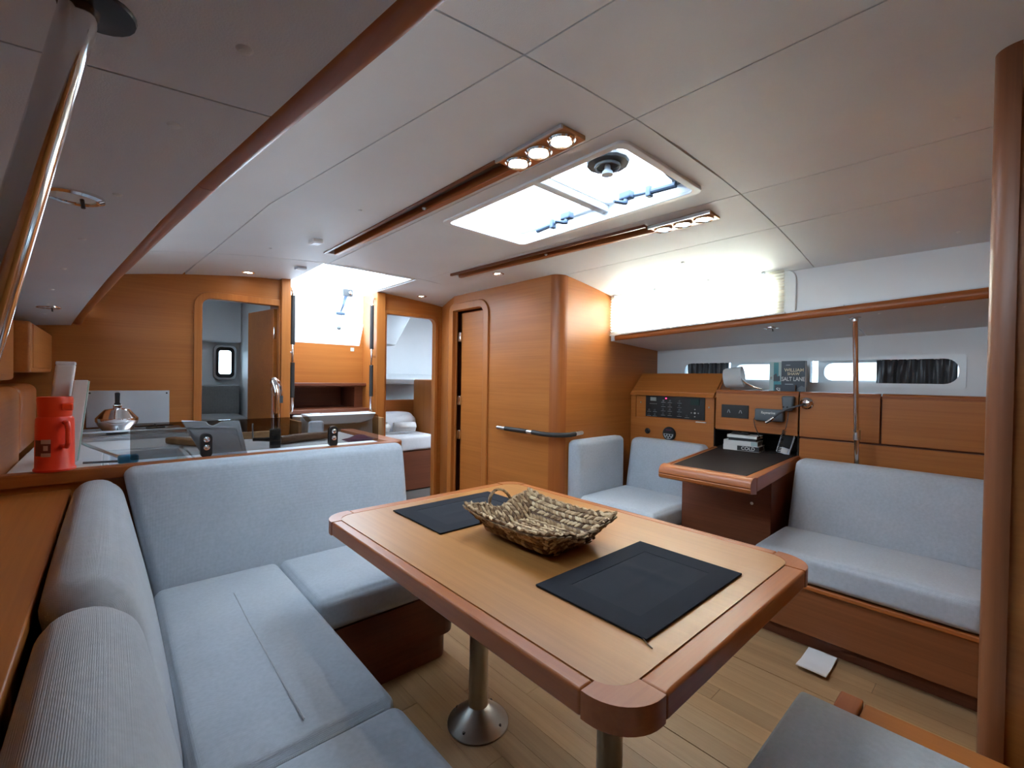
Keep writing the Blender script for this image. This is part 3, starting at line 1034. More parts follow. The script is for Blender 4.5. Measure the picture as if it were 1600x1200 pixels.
for y in (1.143, 0.63):
    lg = MB().lathe([(0.032, 0.045), (0.031, 0.2), (0.028, 0.62)], (0.90, y, 0.0), 32).build('leg', 'alu', tb)
    MB().lathe([(0.099, 0.0), (0.099, 0.004), (0.093, 0.010), (0.062, 0.036), (0.034, 0.058), (0.030, 0.060)], (0.90, y, 0.0), 40).build('base_flange', 'alu', lg)
    for k in range(4):
        a = R(20 + 90 * k)
        MB().lathe([(0.0045, 0.0), (0.0045, 0.012)], (0.90 + 0.082 * math.cos(a), y + 0.082 * math.sin(a), 0.009), 8).build('screw', 'black', lg)

# --- L-shaped settee on the left: plinths first
sb = thing('settee_plinth', 'dark wooden plinth under the L-shaped grey settee', 'bench', (0.3, 1.5, 0))
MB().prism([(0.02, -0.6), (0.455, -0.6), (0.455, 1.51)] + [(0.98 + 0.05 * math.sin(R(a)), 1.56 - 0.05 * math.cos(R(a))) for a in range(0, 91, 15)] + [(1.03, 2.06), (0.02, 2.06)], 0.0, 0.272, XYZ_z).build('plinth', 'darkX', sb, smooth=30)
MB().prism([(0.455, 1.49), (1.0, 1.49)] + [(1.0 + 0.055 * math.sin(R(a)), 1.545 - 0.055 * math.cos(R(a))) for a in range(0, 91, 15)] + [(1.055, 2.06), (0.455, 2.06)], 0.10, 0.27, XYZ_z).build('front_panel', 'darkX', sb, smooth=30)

GRP_S = 'grey cushions of the L-shaped settee'


def cushion(name, label, cat, mb, group, piping=None):
    o = mb.build(name, 'upholstery', smooth=60)
    tag(o, label, cat, group)
    if piping:
        MB().tube(piping, 0.0035, 6).build('piping', 'piping_cloth', o)
    return o


cushion('seat_cushion', 'grey seat cushion filling the corner of the L-shaped settee', 'cushion',
        MB().rbox(0.112, 0.492, 0.925, 1.916, 0.275, 0.390, 0.026, 12, 0.010), GRP_S,
        [(0.13, 0.926, 0.374), (0.30, 0.9215, 0.376), (0.46, 0.926, 0.374)])
bpy.data.objects['seat_cushion']['label'] = 'grey seat cushion filling the corner of the L-shaped settee'
MB().tube([(0.307, 0.98, 0.3985), (0.305, 1.2, 0.3995), (0.304, 1.45, 0.3998), (0.308, 1.70, 0.3985)], 0.0022, 6).build('seam', 'piping_cloth', bpy.data.objects['seat_cushion'])
cushion('seat_cushion', 'grey seat cushion between the table and the galley backrest', 'cushion',
        MB().rbox(0.498, 1.085, 1.475, 1.916, 0.275, 0.390, 0.026, 12, 0.010), GRP_S)
cushion('seat_cushion', 'nearest grey seat cushion at the bottom edge of the photo, left of the table leg', 'cushion',
        MB().rbox(0.114, 0.492, -0.25, 0.918, 0.275, 0.390, 0.030, 12, 0.012), GRP_S)


def lean_y(x, y, z):   # backrest along the galley: leans aft
    t = max(0.0, min(1.0, (z - 0.36) / 0.42))
    return (x + (1 - t) * 0.078 * (1.085 - x) / 1.05, y + (z - 0.39) * 0.17, z)


def lean_x(x, y, z):   # backrest along the hull: leans outboard and thins toward the top
    t = max(0.0, min(1.0, (z - 0.36) / 0.39))
    return (x - 0.082 * t, y, z)


cushion('backrest_cushion', 'long grey backrest cushion standing against the galley counter', 'cushion',
        MB().rbox(0.035, 1.085, 1.928, 2.000, 0.290, 0.795, 0.034, 14, 0.010, lean_y), 'grey backrests of the L-shaped settee')
cushion('backrest_cushion', 'grey backrest cushion in the far corner, against the side shelf', 'cushion',
        MB().rbox(-0.010, 0.108, 1.015, 2.055, 0.285, 0.765, 0.055, 14, 0.010, lean_x), 'grey backrests of the L-shaped settee')
cushion('backrest_cushion', 'nearest grey backrest cushion at the lower left corner of the photo', 'cushion',
        MB().rbox(-0.010, 0.110, -0.35, 1.005, 0.285, 0.752, 0.058, 14, 0.010, lean_x), 'grey backrests of the L-shaped settee')

# wooden shelf behind the left backrests
sh = thing('side_shelf', 'glossy wooden shelf running behind the left settee backrests', 'shelf', (-0.2, 0.8, 0))
MB().box(-0.62, -0.094, -0.6, 2.085, 0.705, 0.732).build('shelf_board', 'veneerY', sh, bevel=0.004)
MB().box(-0.135, -0.112, -0.6, 2.085, 0.0, 0.705).build('front_panel', 'veneerY', sh, smooth=None)

# --- right-hand settee
rs = thing('settee_plinth', 'wooden plinth of the straight settee by the hull lockers', 'bench', (2.5, 0.4, 0))
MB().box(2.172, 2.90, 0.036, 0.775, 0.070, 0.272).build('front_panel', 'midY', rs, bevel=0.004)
MB().box(2.225, 2.90, 0.036, 0.765, 0.0, 0.070).build('toe_kick', 'darkY', rs, smooth=None)
MB().box(2.160, 2.182, 0.036, 0.775, 0.262, 0.280).build('edge_moulding', 'solidY', rs, bevel=0.004)
cushion('seat_cushion', 'long grey seat cushion on the straight settee by the hull lockers', 'cushion',
        MB().rbox(2.158, 2.564, 0.038, 0.762, 0.284, 0.400, 0.028, 12, 0.008), 'grey cushions of the straight settee')


def lean_r(x, y, z):
    return (x + (z - 0.40) * 0.33, y, z)


cushion('backrest_cushion', 'long grey backrest cushion below the wooden hull lockers', 'cushion',
        MB().rbox(2.575, 2.690, 0.038, 0.750, 0.300, 0.722, 0.030, 12, 0.008, lean_r), 'grey cushions of the straight settee')

# --- chart table seat
ns = thing('chart_seat_plinth', 'wooden plinth of the chart table seat', 'bench', (2.5, 1.55, 0))
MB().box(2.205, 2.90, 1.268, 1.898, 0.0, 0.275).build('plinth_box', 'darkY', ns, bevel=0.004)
cushion('seat_cushion', 'grey seat cushion of the chart table seat', 'cushion',
        MB().rbox(2.178, 2.676, 1.270, 1.788, 0.277, 0.400, 0.030, 10, 0.008), 'grey cushions of the chart table seat')
cushion('backrest_cushion', 'grey backrest cushion against the bulkhead under the curved grab bar', 'cushion',
        MB().rbox(2.180, 2.690, 1.800, 1.894, 0.290, 0.735, 0.032, 10, 0.010), 'grey cushions of the chart table seat')
cushion('backrest_cushion', 'grey backrest cushion below the switch panel, behind the chart table', 'cushion',
        MB().rbox(2.690, 2.800, 1.275, 1.795, 0.290, 0.720, 0.032, 10, 0.010, lambda x, y, z: (x + (z - 0.4) * 0.18, y, z)), 'grey cushions of the chart table seat')

# --- hull lockers behind the straight settee
LX = 2.90
hl = thing('hull_locker', 'row of wooden hull lockers behind the straight settee', 'cabinet', (3.0, 0.42, 0.45))
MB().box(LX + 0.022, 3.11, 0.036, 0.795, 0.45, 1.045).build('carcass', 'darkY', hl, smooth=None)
MB().box(LX + 0.004, LX + 0.022, 0.036, 0.795, 0.45, 0.812).build('lower_panel', 'veneerY', hl, bevel=0.002)
MB().box(LX + 0.018, 3.125, 0.036, 0.795, 1.045, 1.060).build('shelf_board', 'veneerY', hl, smooth=None)


def locker_door(y0, y1, parent):
    d = MB().box(LX, LX + 0.018, y0, y1, 0.822, 1.050).build('door', 'veneerY', parent, bevel=0.002)
    pr = [(LX, 1.0505), (LX, 1.056), (LX + 0.003, 1.0575), (LX + 0.003, 1.059), (LX + 0.001, 1.0605), (LX + 0.001, 1.066), (LX + 0.006, 1.072), (LX + 0.018, 1.075), (LX + 0.030, 1.072), (LX + 0.030, 1.0505)]
    MB().prism(pr, y0, y1, lambda u, v, a: (u, a, v)).build('top_moulding', 'solidY', d)
    return d


locker_door(0.441, 0.795, hl)
locker_door(0.040, 0.433, hl)

# --- chart table console on the hull side
nc = thing('chart_console', 'wooden chart table console with switch panel, socket plate and open niche', 'cabinet', (3.0, 1.33, 0.45))
MB().cells([0.803, 1.268], [0.45, 0.690, 0.82], {(0, 1)}, lambda u, v, a: (a, u, v), LX, LX + 0.02).build('lower_panel', 'veneerY', nc, smooth=None)
locker_door(0.803, 1.266, nc)
MB().box(LX + 0.018, 3.15, 0.803, 1.268, 1.045, 1.060).build('shelf_board', 'veneerY', nc, smooth=None)
# niche box
nb = MB()
nb.box(LX + 0.02, 3.10, 0.803, 1.268, 0.812, 0.83)
nb.box(LX, 3.10, 0.803, 1.268, 0.690, 0.708)
nb.box(3.09, 3.10, 0.803, 1.268, 0.66, 0.83)
nb.box(LX + 0.0, 3.10, 0.797, 0.803, 0.66, 0.83)
nb.box(LX + 0.0, 3.10, 1.268, 1.274, 0.66, 0.83)
nb.build('niche_lining', 'black_leather', nc, smooth=None)
# left part: fascia with recessed frame and black switch panel
MB().cells([1.276, 1.292, 1.855, 1.895], [0.45, 0.855, 1.035, 1.05], {(1, 1)}, lambda u, v, a: (a, u, v), LX, LX + 0.02).build('fascia', 'veneerY', nc, smooth=None)
MB().box(LX + 0.012, LX + 0.03, 1.285, 1.86, 0.85, 1.04).build('recess_board', 'veneerY', nc, smooth=None)
MB().box(LX + 0.03, 3.14, 1.276, 1.895, 0.45, 1.03).build('carcass', 'darkY', nc, smooth=None)
fl_m = Matrix.Rotation(math.atan2(0.155, 0.16), 3, Vector((0, -1, 0)))
MB().prism([(LX - 0.022, 1.020), (LX - 0.010, 1.016), (LX + 0.155, 1.165), (LX + 0.150, 1.178), (LX + 0.143, 1.180)], 1.276, 1.893, lambda u, v, a: (u, a, v)).build('sloping_flap', 'veneerY', nc, bevel=0.003)
MB().prism([(LX + 0.02, 1.03), (LX + 0.150, 1.165), (LX + 0.24, 1.165), (LX + 0.24, 1.03)], 1.276, 1.893, lambda u, v, a: (u, a, v)).build('flap_back', 'veneerY', nc, smooth=None)
MB().prism([(LX - 0.005, 1.02), (LX + 0.145, 1.172), (LX + 0.155, 1.160), (LX + 0.01, 1.015)], 1.262, 1.276, lambda u, v, a: (u, a, v)).build('flap_cheek', 'solidY', nc, bevel=0.002)
sp = MB().box(LX + 0.004, LX + 0.013, 1.340, 1.775, 0.866, 1.020).build('switch_panel', 'black', nc, bevel=0.002)
FX = LX + 0.0035


def face_box(name, y0, y1, z0, z1, mat, parent, d=0.004, x=FX):
    return MB().box(x - d, x + 0.001, y0, y1, z0, z1).build(name, mat, parent, bevel=0.0008)


face_box('meter', 1.690, 1.735, 0.980, 1.006, 'lcd', sp)
face_box('display', 1.375, 1.435, 0.965, 1.005, 'lcd_dark', sp)
for k in range(5):
    face_box('led', 1.735 - k * 0.012, 1.739 - k * 0.012, 0.958, 0.962, 'text_grey', sp, 0.002)
face_box('led', 1.610, 1.618, 0.998, 1.005, 'led_red', sp, 0.004)
sw0 = None
for (y, z) in [(1.745, 0.915), (1.70, 0.915), (1.745, 0.885), (1.70, 0.885)] + [(1.635 if c == 0 else (1.585 if c == 1 else 1.515), 0.985 - 0.030 * r) for c in range(3) for r in range(4)] + [(1.46, 0.890)]:
    b = MB().lathe([(0.0075, 0), (0.0075, 0.004), (0.003, 0.006), (0.003, 0.013), (0.0, 0.0135)], (FX, y, z), 8, Matrix.Rotation(R(-90), 3, 'Y')).build('switch', 'dark_grey', sp) if sw0 is None else twin(sw0[0], (0, y - sw0[1], z - sw0[2]))
    if sw0 is None:
        sw0 = (b, y, z)
    face_box('switch_mark', y - 0.016, y + 0.016, z - 0.0135, z - 0.0115, 'text_grey', sp, 0.0012)
for (dy, dz) in ((0, 0), (0.024, 0), (-0.024, 0), (0, 0.024), (0, -0.024)):
    MB().lathe([(0.007 if dy == dz == 0 else 0.0045, 0), (0.006 if dy == dz == 0 else 0.0035, 0.004)], (FX, 1.405 + dy, 0.912 + dz), 10, Matrix.Rotation(R(-90), 3, 'Y')).build('button', 'text_grey', sp)
for (y, z) in ((1.82, 0.965), (1.315, 0.955)):
    MB().lathe([(0.006, 0), (0.004, 0.003)], (LX + 0.012, y, z), 10, Matrix.Rotation(R(-90), 3, 'Y')).build('screw', 'steel', nc)
face_box('white_tab', 1.325, 1.392, 0.852, 0.858, 'white_plastic', nc, 0.012, LX)
# push-pull knob and round stereo remote
MB().lathe([(0.021, 0), (0.021, 0.004), (0.013, 0.008), (0.011, 0.02), (0.0, 0.021)], (LX, 1.752, 0.761), 16, Matrix.Rotation(R(-90), 3, 'Y')).build('round_socket', 'black', nc)
rm = MB().lathe([(0.048, 0), (0.049, 0.006), (0.044, 0.014), (0.0, 0.015)], (LX, 1.582, 0.757), 28, Matrix.Rotation(R(-90), 3, 'Y')).build('stereo_remote', 'black', nc)
MB().prism([(1.582 + 0.036 * math.cos(R(a)), 0.757 + 0.036 * math.sin(R(a))) for a in range(180, 361, 15)], LX - 0.0165, LX - 0.0145, XYZ_x).build('key_field', 'text_grey', rm)
for (dy, dz) in ((0.020, -0.008), (0, -0.010), (-0.020, -0.008), (0.011, -0.024), (-0.011, -0.024)):
    MB().lathe([(0.0065, 0), (0.006, 0.003)], (LX - 0.0165, 1.582 + dy, 0.757 + dz), 10, Matrix.Rotation(R(-90), 3, 'Y')).build('key', 'black', rm)
MB().box(LX - 0.0165, LX - 0.0145, 1.562, 1.602, 0.780, 0.788).build('screen', 'purple_cloth', rm)
MB().box(LX - 0.03, LX, 1.54, 1.64, 0.700, 0.706).build('cable_clip', 'dark_grey', nc, bevel=0.002)
# 12 volt socket plate
so = face_box('socket_plate', 1.066, 1.227, 0.900, 0.981, 'black', nc, 0.006, LX)
for y in (1.182, 1.112):
    for a in (-18, 18):
        MB().obox((LX - 0.0068, y + 0.005 * (1 if a > 0 else -1), 0.940), (0.0012, 0.003, 0.020), Matrix.Rotation(R(a), 3, 'X')).build('socket_mark', 'text_grey', so)

# --- chart table desk
ct = thing('chart_table', 'wooden chart table with dark leather top and thick rounded front edge', 'desk', (2.45, 0.97, 0))
DZ = 0.706
MB().prism([(2.045, 0.745), (2.045, 1.135), (2.898, 1.262), (2.898, 0.806)], 0.648, DZ, XYZ_z).build('desk_box', 'veneerX', ct, bevel=0.003)
MB().prism([(2.075, 0.775), (2.075, 1.118), (2.898, 1.240), (2.898, 0.815)], DZ, DZ + 0.002, XYZ_z).build('leather_top', 'black_leather', ct)
prof = [(2.072, 0.640), (2.016, 0.648), (2.004, 0.655), (2.001, 0.668), (2.004, 0.670), (2.004, 0.673), (2.001, 0.675), (2.003, 0.690), (2.012, 0.704), (2.028, 0.713), (2.050, 0.716), (2.072, 0.712)]
MB().prism(prof, 0.722, 1.146, lambda u, v, a: (u, a, v)).build('front_edge', 'solidY', ct, bevel=0.003)
MB().prism([(2.074, 0.722), (2.90, 0.790), (2.90, 0.806), (2.074, 0.748)], 0.650, 0.712, XYZ_z).build('side_edge', 'solidX', ct, bevel=0.003)
MB().prism([(2.074, 1.146), (2.90, 1.268), (2.90, 1.255), (2.074, 1.130)], 0.650, 0.710, XYZ_z).build('side_edge', 'solidX', ct, bevel=0.003)
ped = MB().box(2.46, 2.88, 0.790, 1.258, 0.0, 0.648).build('pedestal', 'darkY', ct, bevel=0.003)
for (y, z) in ((1.14, 0.55), (0.88, 0.50)):
    MB().lathe([(0.008, 0), (0.006, 0.003)], (2.46, y, z), 10, Matrix.Rotation(R(-90), 3, 'Y')).build('screw', 'steel', ped)

# --- galley peninsula and counters
CZ = 0.762
gp = thing('galley_peninsula', 'wooden galley peninsula with white worktop behind the settee backrest', 'counter', (0.4, 2.5, 0))
MB().box(-0.258, 1.06, 2.088, 2.108, 0.0, 0.752).build('front_panel', 'veneerX', gp, smooth=None)
MB().prism([(1.06, 2.088)] + [(1.07 + 0.05 * math.sin(R(a)), 2.138 - 0.05 * math.cos(R(a))) for a in range(0, 91, 10)] + [(1.12, 2.75), (1.06, 2.75)], 0.0, 0.752, XYZ_z).build('end_panel', 'solidZ', gp, smooth=30)
edge_path = lambda z0, z1, m: MB().prism([(-0.258, 2.072), (1.07, 2.072)] + [(1.07 + 0.066 * math.sin(R(a)), 2.138 - 0.066 * math.cos(R(a))) for a in range(0, 91, 10)] + [(1.136, 2.76), (1.06, 2.76), (1.06, 2.128), (-0.258, 2.128)], z0, z1, XYZ_z)
edge_path(0.752, 0.794, 'solidX').build('worktop_edge', 'solidX', gp, bevel=0.005)
MB().cells([-0.258, -0.02, 0.26, 0.50, 1.06], [2.128, 2.22, 2.66, 2.76], {(1, 1)}, XYZ_z, 0.735, 0.778).build('worktop', 'cover_white', gp, bevel=0.004)
bs = MB()
bs.cells([-0.02, 0.0, 0.24, 0.26], [2.22, 2.24, 2.64, 2.66], {(1, 1)}, XYZ_z, 0.60, 0.772)
bs.box(-0.02, 0.26, 2.22, 2.66, 0.585, 0.60)
bs.build('sink_basin', 'cover_white', gp, bevel=0.006)
MB().box(-0.258, 0.33, 2.762, 3.498, 0.0, 0.735).build('side_cabinet', 'veneerY', gp, smooth=None)
MB().box(-0.258, 0.345, 2.762, 3.03, 0.737, 0.776).build('side_worktop', 'cover_white', gp, bevel=0.004)
MB().box(-0.20, -0.02, 2.15, 2.215, 0.778, 0.786).build('fridge_lid_edge', 'white_plastic', gp, bevel=0.002)

st = thing('galley_stove', 'stainless galley stove below the steel splash plate', 'stove', (0.07, 3.25, 0.737))
MB().box(-0.20, 0.33, 3.035, 3.475, 0.737, 0.795).build('body', 'brushed_steel', st, bevel=0.006)
MB().box(-0.19, 0.32, 3.045, 3.462, 0.795, 0.800).build('hob', 'steel', st, bevel=0.002)
for (x, y) in ((0.03, 3.16), (0.20, 3.34)):
    MB().lathe([(0.045, 0), (0.045, 0.008), (0.02, 0.014), (0.0, 0.014)], (x, y, 0.800), 20).build('burner', 'black', st)
    for a in (0, 90, 180, 270):
        MB().obox((x + 0.045 * math.cos(R(a)), y + 0.045 * math.sin(R(a)), 0.814), (0.075, 0.006, 0.006), Matrix.Rotation(R(a), 3, 'Z')).build('pan_support', 'black', st)
MB().tube([(-0.19, 3.03, 0.822), (0.32, 3.03, 0.822)], 0.006, 8).build('fiddle_rail', 'steel', st)
for x in (-0.19, 0.32):
    MB().tube([(x, 3.03, 0.79), (x, 3.03, 0.822)], 0.005, 8).build('rail_post', 'steel', st)
spp = MB().box(-0.100, 0.276, 3.490, 3.499, 0.805, 1.016).build('splash_plate', 'brushed_steel', bevel=0.003)
tag(spp, 'plain steel splash plate fixed to the wooden bulkhead behind the kettle', 'splashback')
for (x, z) in ((-0.085, 1.002), (0.262, 1.0)):
    MB().lathe([(0.005, 0), (0.004, 0.003)], (x, 3.490, z), 8, Matrix.Rotation(R(90), 3, 'X')).build('screw', 'black', spp)

# hull-side lockers above the galley
lk = thing('galley_wall_locker', 'wooden wall locker under the deck next to the galley bulkhead', 'cabinet', (-0.4, 3.1, 1.11))
MB().rbox(-0.60, -0.238, 2.66, 3.497, 1.115, 1.325, 0.014, 3).build('body', 'veneerY', lk)
MB().box(-0.2405, -0.2355, 2.70, 3.48, 1.135, 1.315).build('door', 'veneerY', lk, bevel=0.002)
lk2 = thing('galley_wall_locker', 'dark wooden wall locker at the left edge of the photo', 'cabinet', (-0.45, 2.0, 1.10))
MB().rbox(-0.60, -0.285, 1.45, 2.655, 1.085, 1.335, 0.014, 3).build('body', 'veneerY', lk2)
MB().box(-0.2875, -0.2825, 1.50, 2.61, 1.11, 1.33).build('door', 'veneerY', lk2, bevel=0.002)
hb = thing('hull_side_panel', 'glossy wooden hull-side locker with rounded top behind the red flask', 'cabinet', (-0.44, 1.3, 0.732))
MB().rbox(-0.61, -0.262, -0.6, 2.60, 0.733, 1.062, 0.035, 4).build('body', 'veneerY', hb)
MB().rbox(-0.61, -0.262, 2.606, 3.15, 0.777, 1.062, 0.035, 4).build('end_section', 'solidZ', hb)


# ================================================================== OVERHEAD FITTINGS
# --- deck hatch
HX0, HX1, HY0, HY1 = 1.12, 1.585, 0.78, 1.70
ht = thing('deck_hatch', 'double deck hatch with clear panes and white frame in the saloon ceiling', 'hatch', (1.352, 1.24, 1.80))
MB().ring(rrect(HX0 - 0.022, HX1 + 0.022, HY0 - 0.022, HY1 + 0.022, 0.035), rrect(HX0 + 0.004, HX1 - 0.004, HY0 + 0.004, HY1 - 0.004, 0.03), 1.811, 1.822, XYZ_z).build('flange', 'gelcoat', ht, bevel=0.003)
MB().ring(rrect(HX0 - 0.030, HX1 + 0.026, HY0 - 0.030, HY1 + 0.030, 0.03), rrect(HX0 + 0.004, HX1 - 0.004, HY0 + 0.004, HY1 - 0.004, 0.03), 1.822, 1.868, XYZ_z).build('coaming', 'gelcoat', ht)
MB().box(HX0 + 0.004, HX1 - 0.004, 1.160, 1.198, 1.838, 1.868).build('cross_bar', 'vinyl', ht, bevel=0.005)
for (a, b) in ((HY0 - 0.032, 1.175), (1.185, HY1 + 0.032)):
    p = MB().ring(rrect(HX0 - 0.04, HX1 + 0.04, a, b, 0.04), rrect(HX0 + 0.006, HX1 - 0.022, a + 0.045, b - 0.030 if b > 1.5 else b - 0.018, 0.03), 1.868, 1.880, XYZ_z).build('lid_frame', 'gelcoat', ht, bevel=0.003)
    MB().box(HX0 - 0.03, HX1 + 0.03, a + 0.006, b - 0.006, 1.880, 1.886).build('pane', 'clear_acrylic', p, smooth=None)
MB().prism([(HX0 + 0.02, HY0 + 0.005), (HX1 - 0.006, HY0 + 0.005), (HX1 - 0.006, HY0 + 0.085), (HX1 - 0.06, HY0 + 0.065), (HX0 + 0.05, HY0 + 0.022)], 1.856, 1.867, XYZ_z).build('end_seal', 'black', ht, bevel=0.003)
for (yh, sgn) in ((1.03, -1), (1.34, 1)):
    h = MB().rbox(1.500, 1.535, yh - 0.028, yh + 0.028, 1.836, 1.868, 0.007, 3).build('latch', 'latch_blue', ht)
    MB().tube([(1.515, yh, 1.845), (1.510, yh, 1.822), (1.490, yh, 1.817), (1.450, yh + 0.012, 1.816)], [0.011, 0.010, 0.008, 0.006], 10).build('handle', 'latch_blue', h)
    MB().tube([(1.525, yh + 0.02 * sgn, 1.848), (1.528, yh + 0.09 * sgn, 1.842)], 0.006, 8).build('stay_rod', 'latch_blue', h)
    MB().rbox(1.513, 1.541, yh + (0.085 if sgn > 0 else -0.105), yh + (0.105 if sgn > 0 else -0.085), 1.822, 1.862, 0.004, 2).build('stay_clamp', 'latch_blue', h)
    MB().tube([(1.528, yh + 0.10 * sgn, 1.842), (1.532, yh + 0.20 * sgn, 1.838)], 0.012, 10).build('stay_tube', 'latch_blue', h)
vn = MB().lathe([(0.070, 0.0), (0.074, 0.008), (0.070, 0.018), (0.050, 0.024), (0.0, 0.024)], (1.262, 0.935, 1.856), 12).build('vent', 'black', ht)
MB().tube([(1.262 + 0.040 * math.cos(R(a)), 0.935 + 0.040 * math.sin(R(a)), 1.850) for a in range(0, 360, 15)], 0.005, 8, closed=True).build('grip_ring', 'dark_grey', vn)
MB().lathe([(0.020, 0.0), (0.018, 0.010), (0.011, 0.018), (0.009, 0.036)], (1.262, 0.935, 1.822), 14).build('knob', 'grey_plastic', vn)

# --- three-lamp ceiling strips and their light
def spot_strip(x0, y0, y1, name_label, slant):
    t = thing('ceiling_lamp_strip', name_label, 'ceiling light', (x0 + 0.05, (y0 + y1) / 2, 1.80), 'triple ceiling lamp strips beside the hatch')
    zp = zc(x0 + 0.05)
    MB().box(x0, x0 + 0.102, y0, y1, zp - 0.010, zp + 0.004).build('plate', 'bronze', t, bevel=0.002)
    MB().box(x0 - 0.004, x0 + 0.004, y0 - 0.003, y1 + 0.003, zp - 0.014, zp).build('plate_lip', 'steel', t, bevel=0.001)
    for k in range(3):
        y = y0 + (y1 - y0) * (k + 0.5) / 3
        c = (x0 + 0.051, y, zp - 0.010)
        b = MB().lathe([(0.040, 0.0), (0.041, -0.003), (0.036, -0.008), (0.031, -0.006), (0.029, 0.003), (0.028, 0.004)], c, 28).build('lamp_ring', 'chrome', t)
        MB().lathe([(0.0275, -0.0035), (0.0275, 0.001)], c, 24).build('lens', 'lamp_glow', b)
        d = bpy.data.lights.new('strip_spot', 'SPOT')
        d.energy = 0.8
        d.color = (1.0, 0.80, 0.56)
        d.spot_size = R(115)
        d.spot_blend = 0.8
        d.shadow_soft_size = 0.025
        lo = bpy.data.objects.new('strip_spot', d)
        COL.objects.link(lo)
        lo.location = (c[0], c[1], c[2] - 0.016)
    return t


spot_strip(0.902, 0.822, 1.095, 'triple lamp strip in the ceiling on the galley side of the hatch', 0)
spot_strip(1.785, 0.822, 1.095, 'triple lamp strip in the ceiling on the chart table side of the hatch', 0)


def downlight(x, y, z, label, energy=0.9, lit=True, r=0.030, sz=None):
    t = thing('recessed_downlight', label, 'ceiling light', (x, y, z - 0.006), 'small round recessed downlights')
    MB().lathe([(r + 0.009, 0.002), (r + 0.009, -0.003), (r + 0.002, -0.006), (r - 0.003, -0.004), (r - 0.004, 0.002)], (x, y, z), 24).build('bezel', 'chrome', t)
    MB().lathe([(r - 0.004, -0.002), (r - 0.004, 0.001)], (x, y, z), 20).build('lens', 'lamp_glow' if lit else 'frosted_glass', t)
    if lit:
        d = bpy.data.lights.new('downlight_spot', 'SPOT')
        d.energy = energy
        d.color = (1.0, 0.78, 0.52)
        d.spot_size = R(130)
        d.spot_blend = 0.9
        d.shadow_soft_size = 0.02
        lo = bpy.data.objects.new('downlight_spot', d)
        COL.objects.link(lo)
        lo.location = (x, y, z - 0.014)
    else:
        MB().tube([(x + 0.012, y - 0.004, z - 0.004), (x + 0.014, y - 0.006, z - 0.020)], 0.003, 6).build('lever', 'dark_grey', t)
    return t


downlight(0.665, 3.33, zc(0.665), 'lit round downlight over the galley doorway')
downlight(1.945, 3.31, zc(1.945), 'lit round downlight in front of the bunk cabin door')
downlight(1.885, 2.25, zc(1.885), 'lit round downlight in front of the head compartment wall')
downlight(-0.050, 1.10, sofl(-0.05, 1.10, 0)[2], 'unlit round chrome lamp in the side deck lining beside the steel rod', lit=False, r=0.034)
downlight(-0.205, 2.85, sofl(-0.205, 2.85, 0)[2], 'unlit round chrome lamp in the side deck lining above the galley locker', lit=False, r=0.034)
downlight(2.755, 0.905, sofr(2.755, 0.905, 0)[2], 'unlit round chrome lamp under the right side deck', lit=False, r=0.030)
# white box on the ceiling
sm = thing('ceiling_sensor', 'small white rectangular sensor box on the ceiling beside the grab slot', 'sensor', (0.76, 2.33, 1.78))
MB().rbox(0.735, 0.785, 2.29, 2.36, zc(0.76) - 0.020, zc(0.76) + 0.001, 0.005, 3).build('housing', 'white_plastic', sm)
MB().box(0.742, 0.778, 2.30, 2.35, zc(0.76) - 0.022, zc(0.76) - 0.018).build('cover', 'gelcoat', sm, bevel=0.002)
sm2 = thing('ceiling_sensor', 'small grey vent box on the ceiling in front of the companionway', 'sensor', (0.90, 3.0, 1.79))
MB().rbox(0.865, 0.925, 2.985, 3.045, zc(0.9) - 0.018, zc(0.9) + 0.001, 0.005, 3).build('housing', 'grey_plastic', sm2)
for k in range(3):
    MB().box(0.872, 0.918, 2.995 + 0.015 * k, 3.003 + 0.015 * k, zc(0.9) - 0.0195, zc(0.9) - 0.016).build('slat', 'white_plastic', sm2, smooth=None)

# --- companionway washboard with latch and strap
wbd = thing('washboard', 'bright milky washboard closing the companionway', 'hatch', (1.31, 3.755, 1.38))
MB().prism([(1.030, 1.377), (1.596, 1.377), (1.690, 1.918), (0.980, 1.918)], 3.748, 3.756, XYZ_y).build('sheet', 'washboard_acrylic', wbd, smooth=None)
MB().prism([(1.028, 1.374), (1.598, 1.374), (1.640, 1.60), (1.628, 1.60), (1.586, 1.386), (1.028, 1.386)], 3.738, 3.747, XYZ_y).build('edge_strip', 'white_plastic', wbd)
lt2 = MB().box(1.440, 1.520, 3.715, 3.745, 1.790, 1.850).build('latch_plate', 'dark_grey', wbd, bevel=0.004)
MB().lathe([(0.016, 0.0), (0.014, 0.010), (0.0, 0.012)], (1.495, 3.715, 1.818), 14, Matrix.Rotation(R(90), 3, 'X')).build('lock', 'chrome', lt2)
stp = MB().sheet(lambda u, v: (1.462 - 0.045 * u + (v - 0.5) * (0.030 - 0.018 * u), 3.718 + 0.004 * math.sin(u * 9), 1.790 - 0.150 * u), 12, 4, (0, -0.003, 0)).build('strap', 'latch_blue', wbd)
MB().rbox(1.378, 1.452, 3.700, 3.722, 1.625, 1.652, 0.008, 2).build('strap_handle', 'latch_blue', stp)
MB().tube([(1.424, 3.712, 1.63), (1.416, 3.712, 1.58), (1.405, 3.712, 1.53)], 0.0035, 6).build('cord', 'slate_grey', stp)
MB().lathe([(0.0, 0.0), (0.014, 0.006), (0.018, 0.018), (0.012, 0.03), (0.0, 0.034)], (1.404, 3.712, 1.50), 12).build('toggle', 'slate_grey', stp)
MB().box(1.17, 1.27, 3.715, 3.745, 1.838, 1.852).build('handle_bar', 'grey_plastic', wbd, bevel=0.003)
stk = MB().box(1.512, 1.540, 3.730, 3.736, 1.335, 1.363).build('sticker', 'mint')
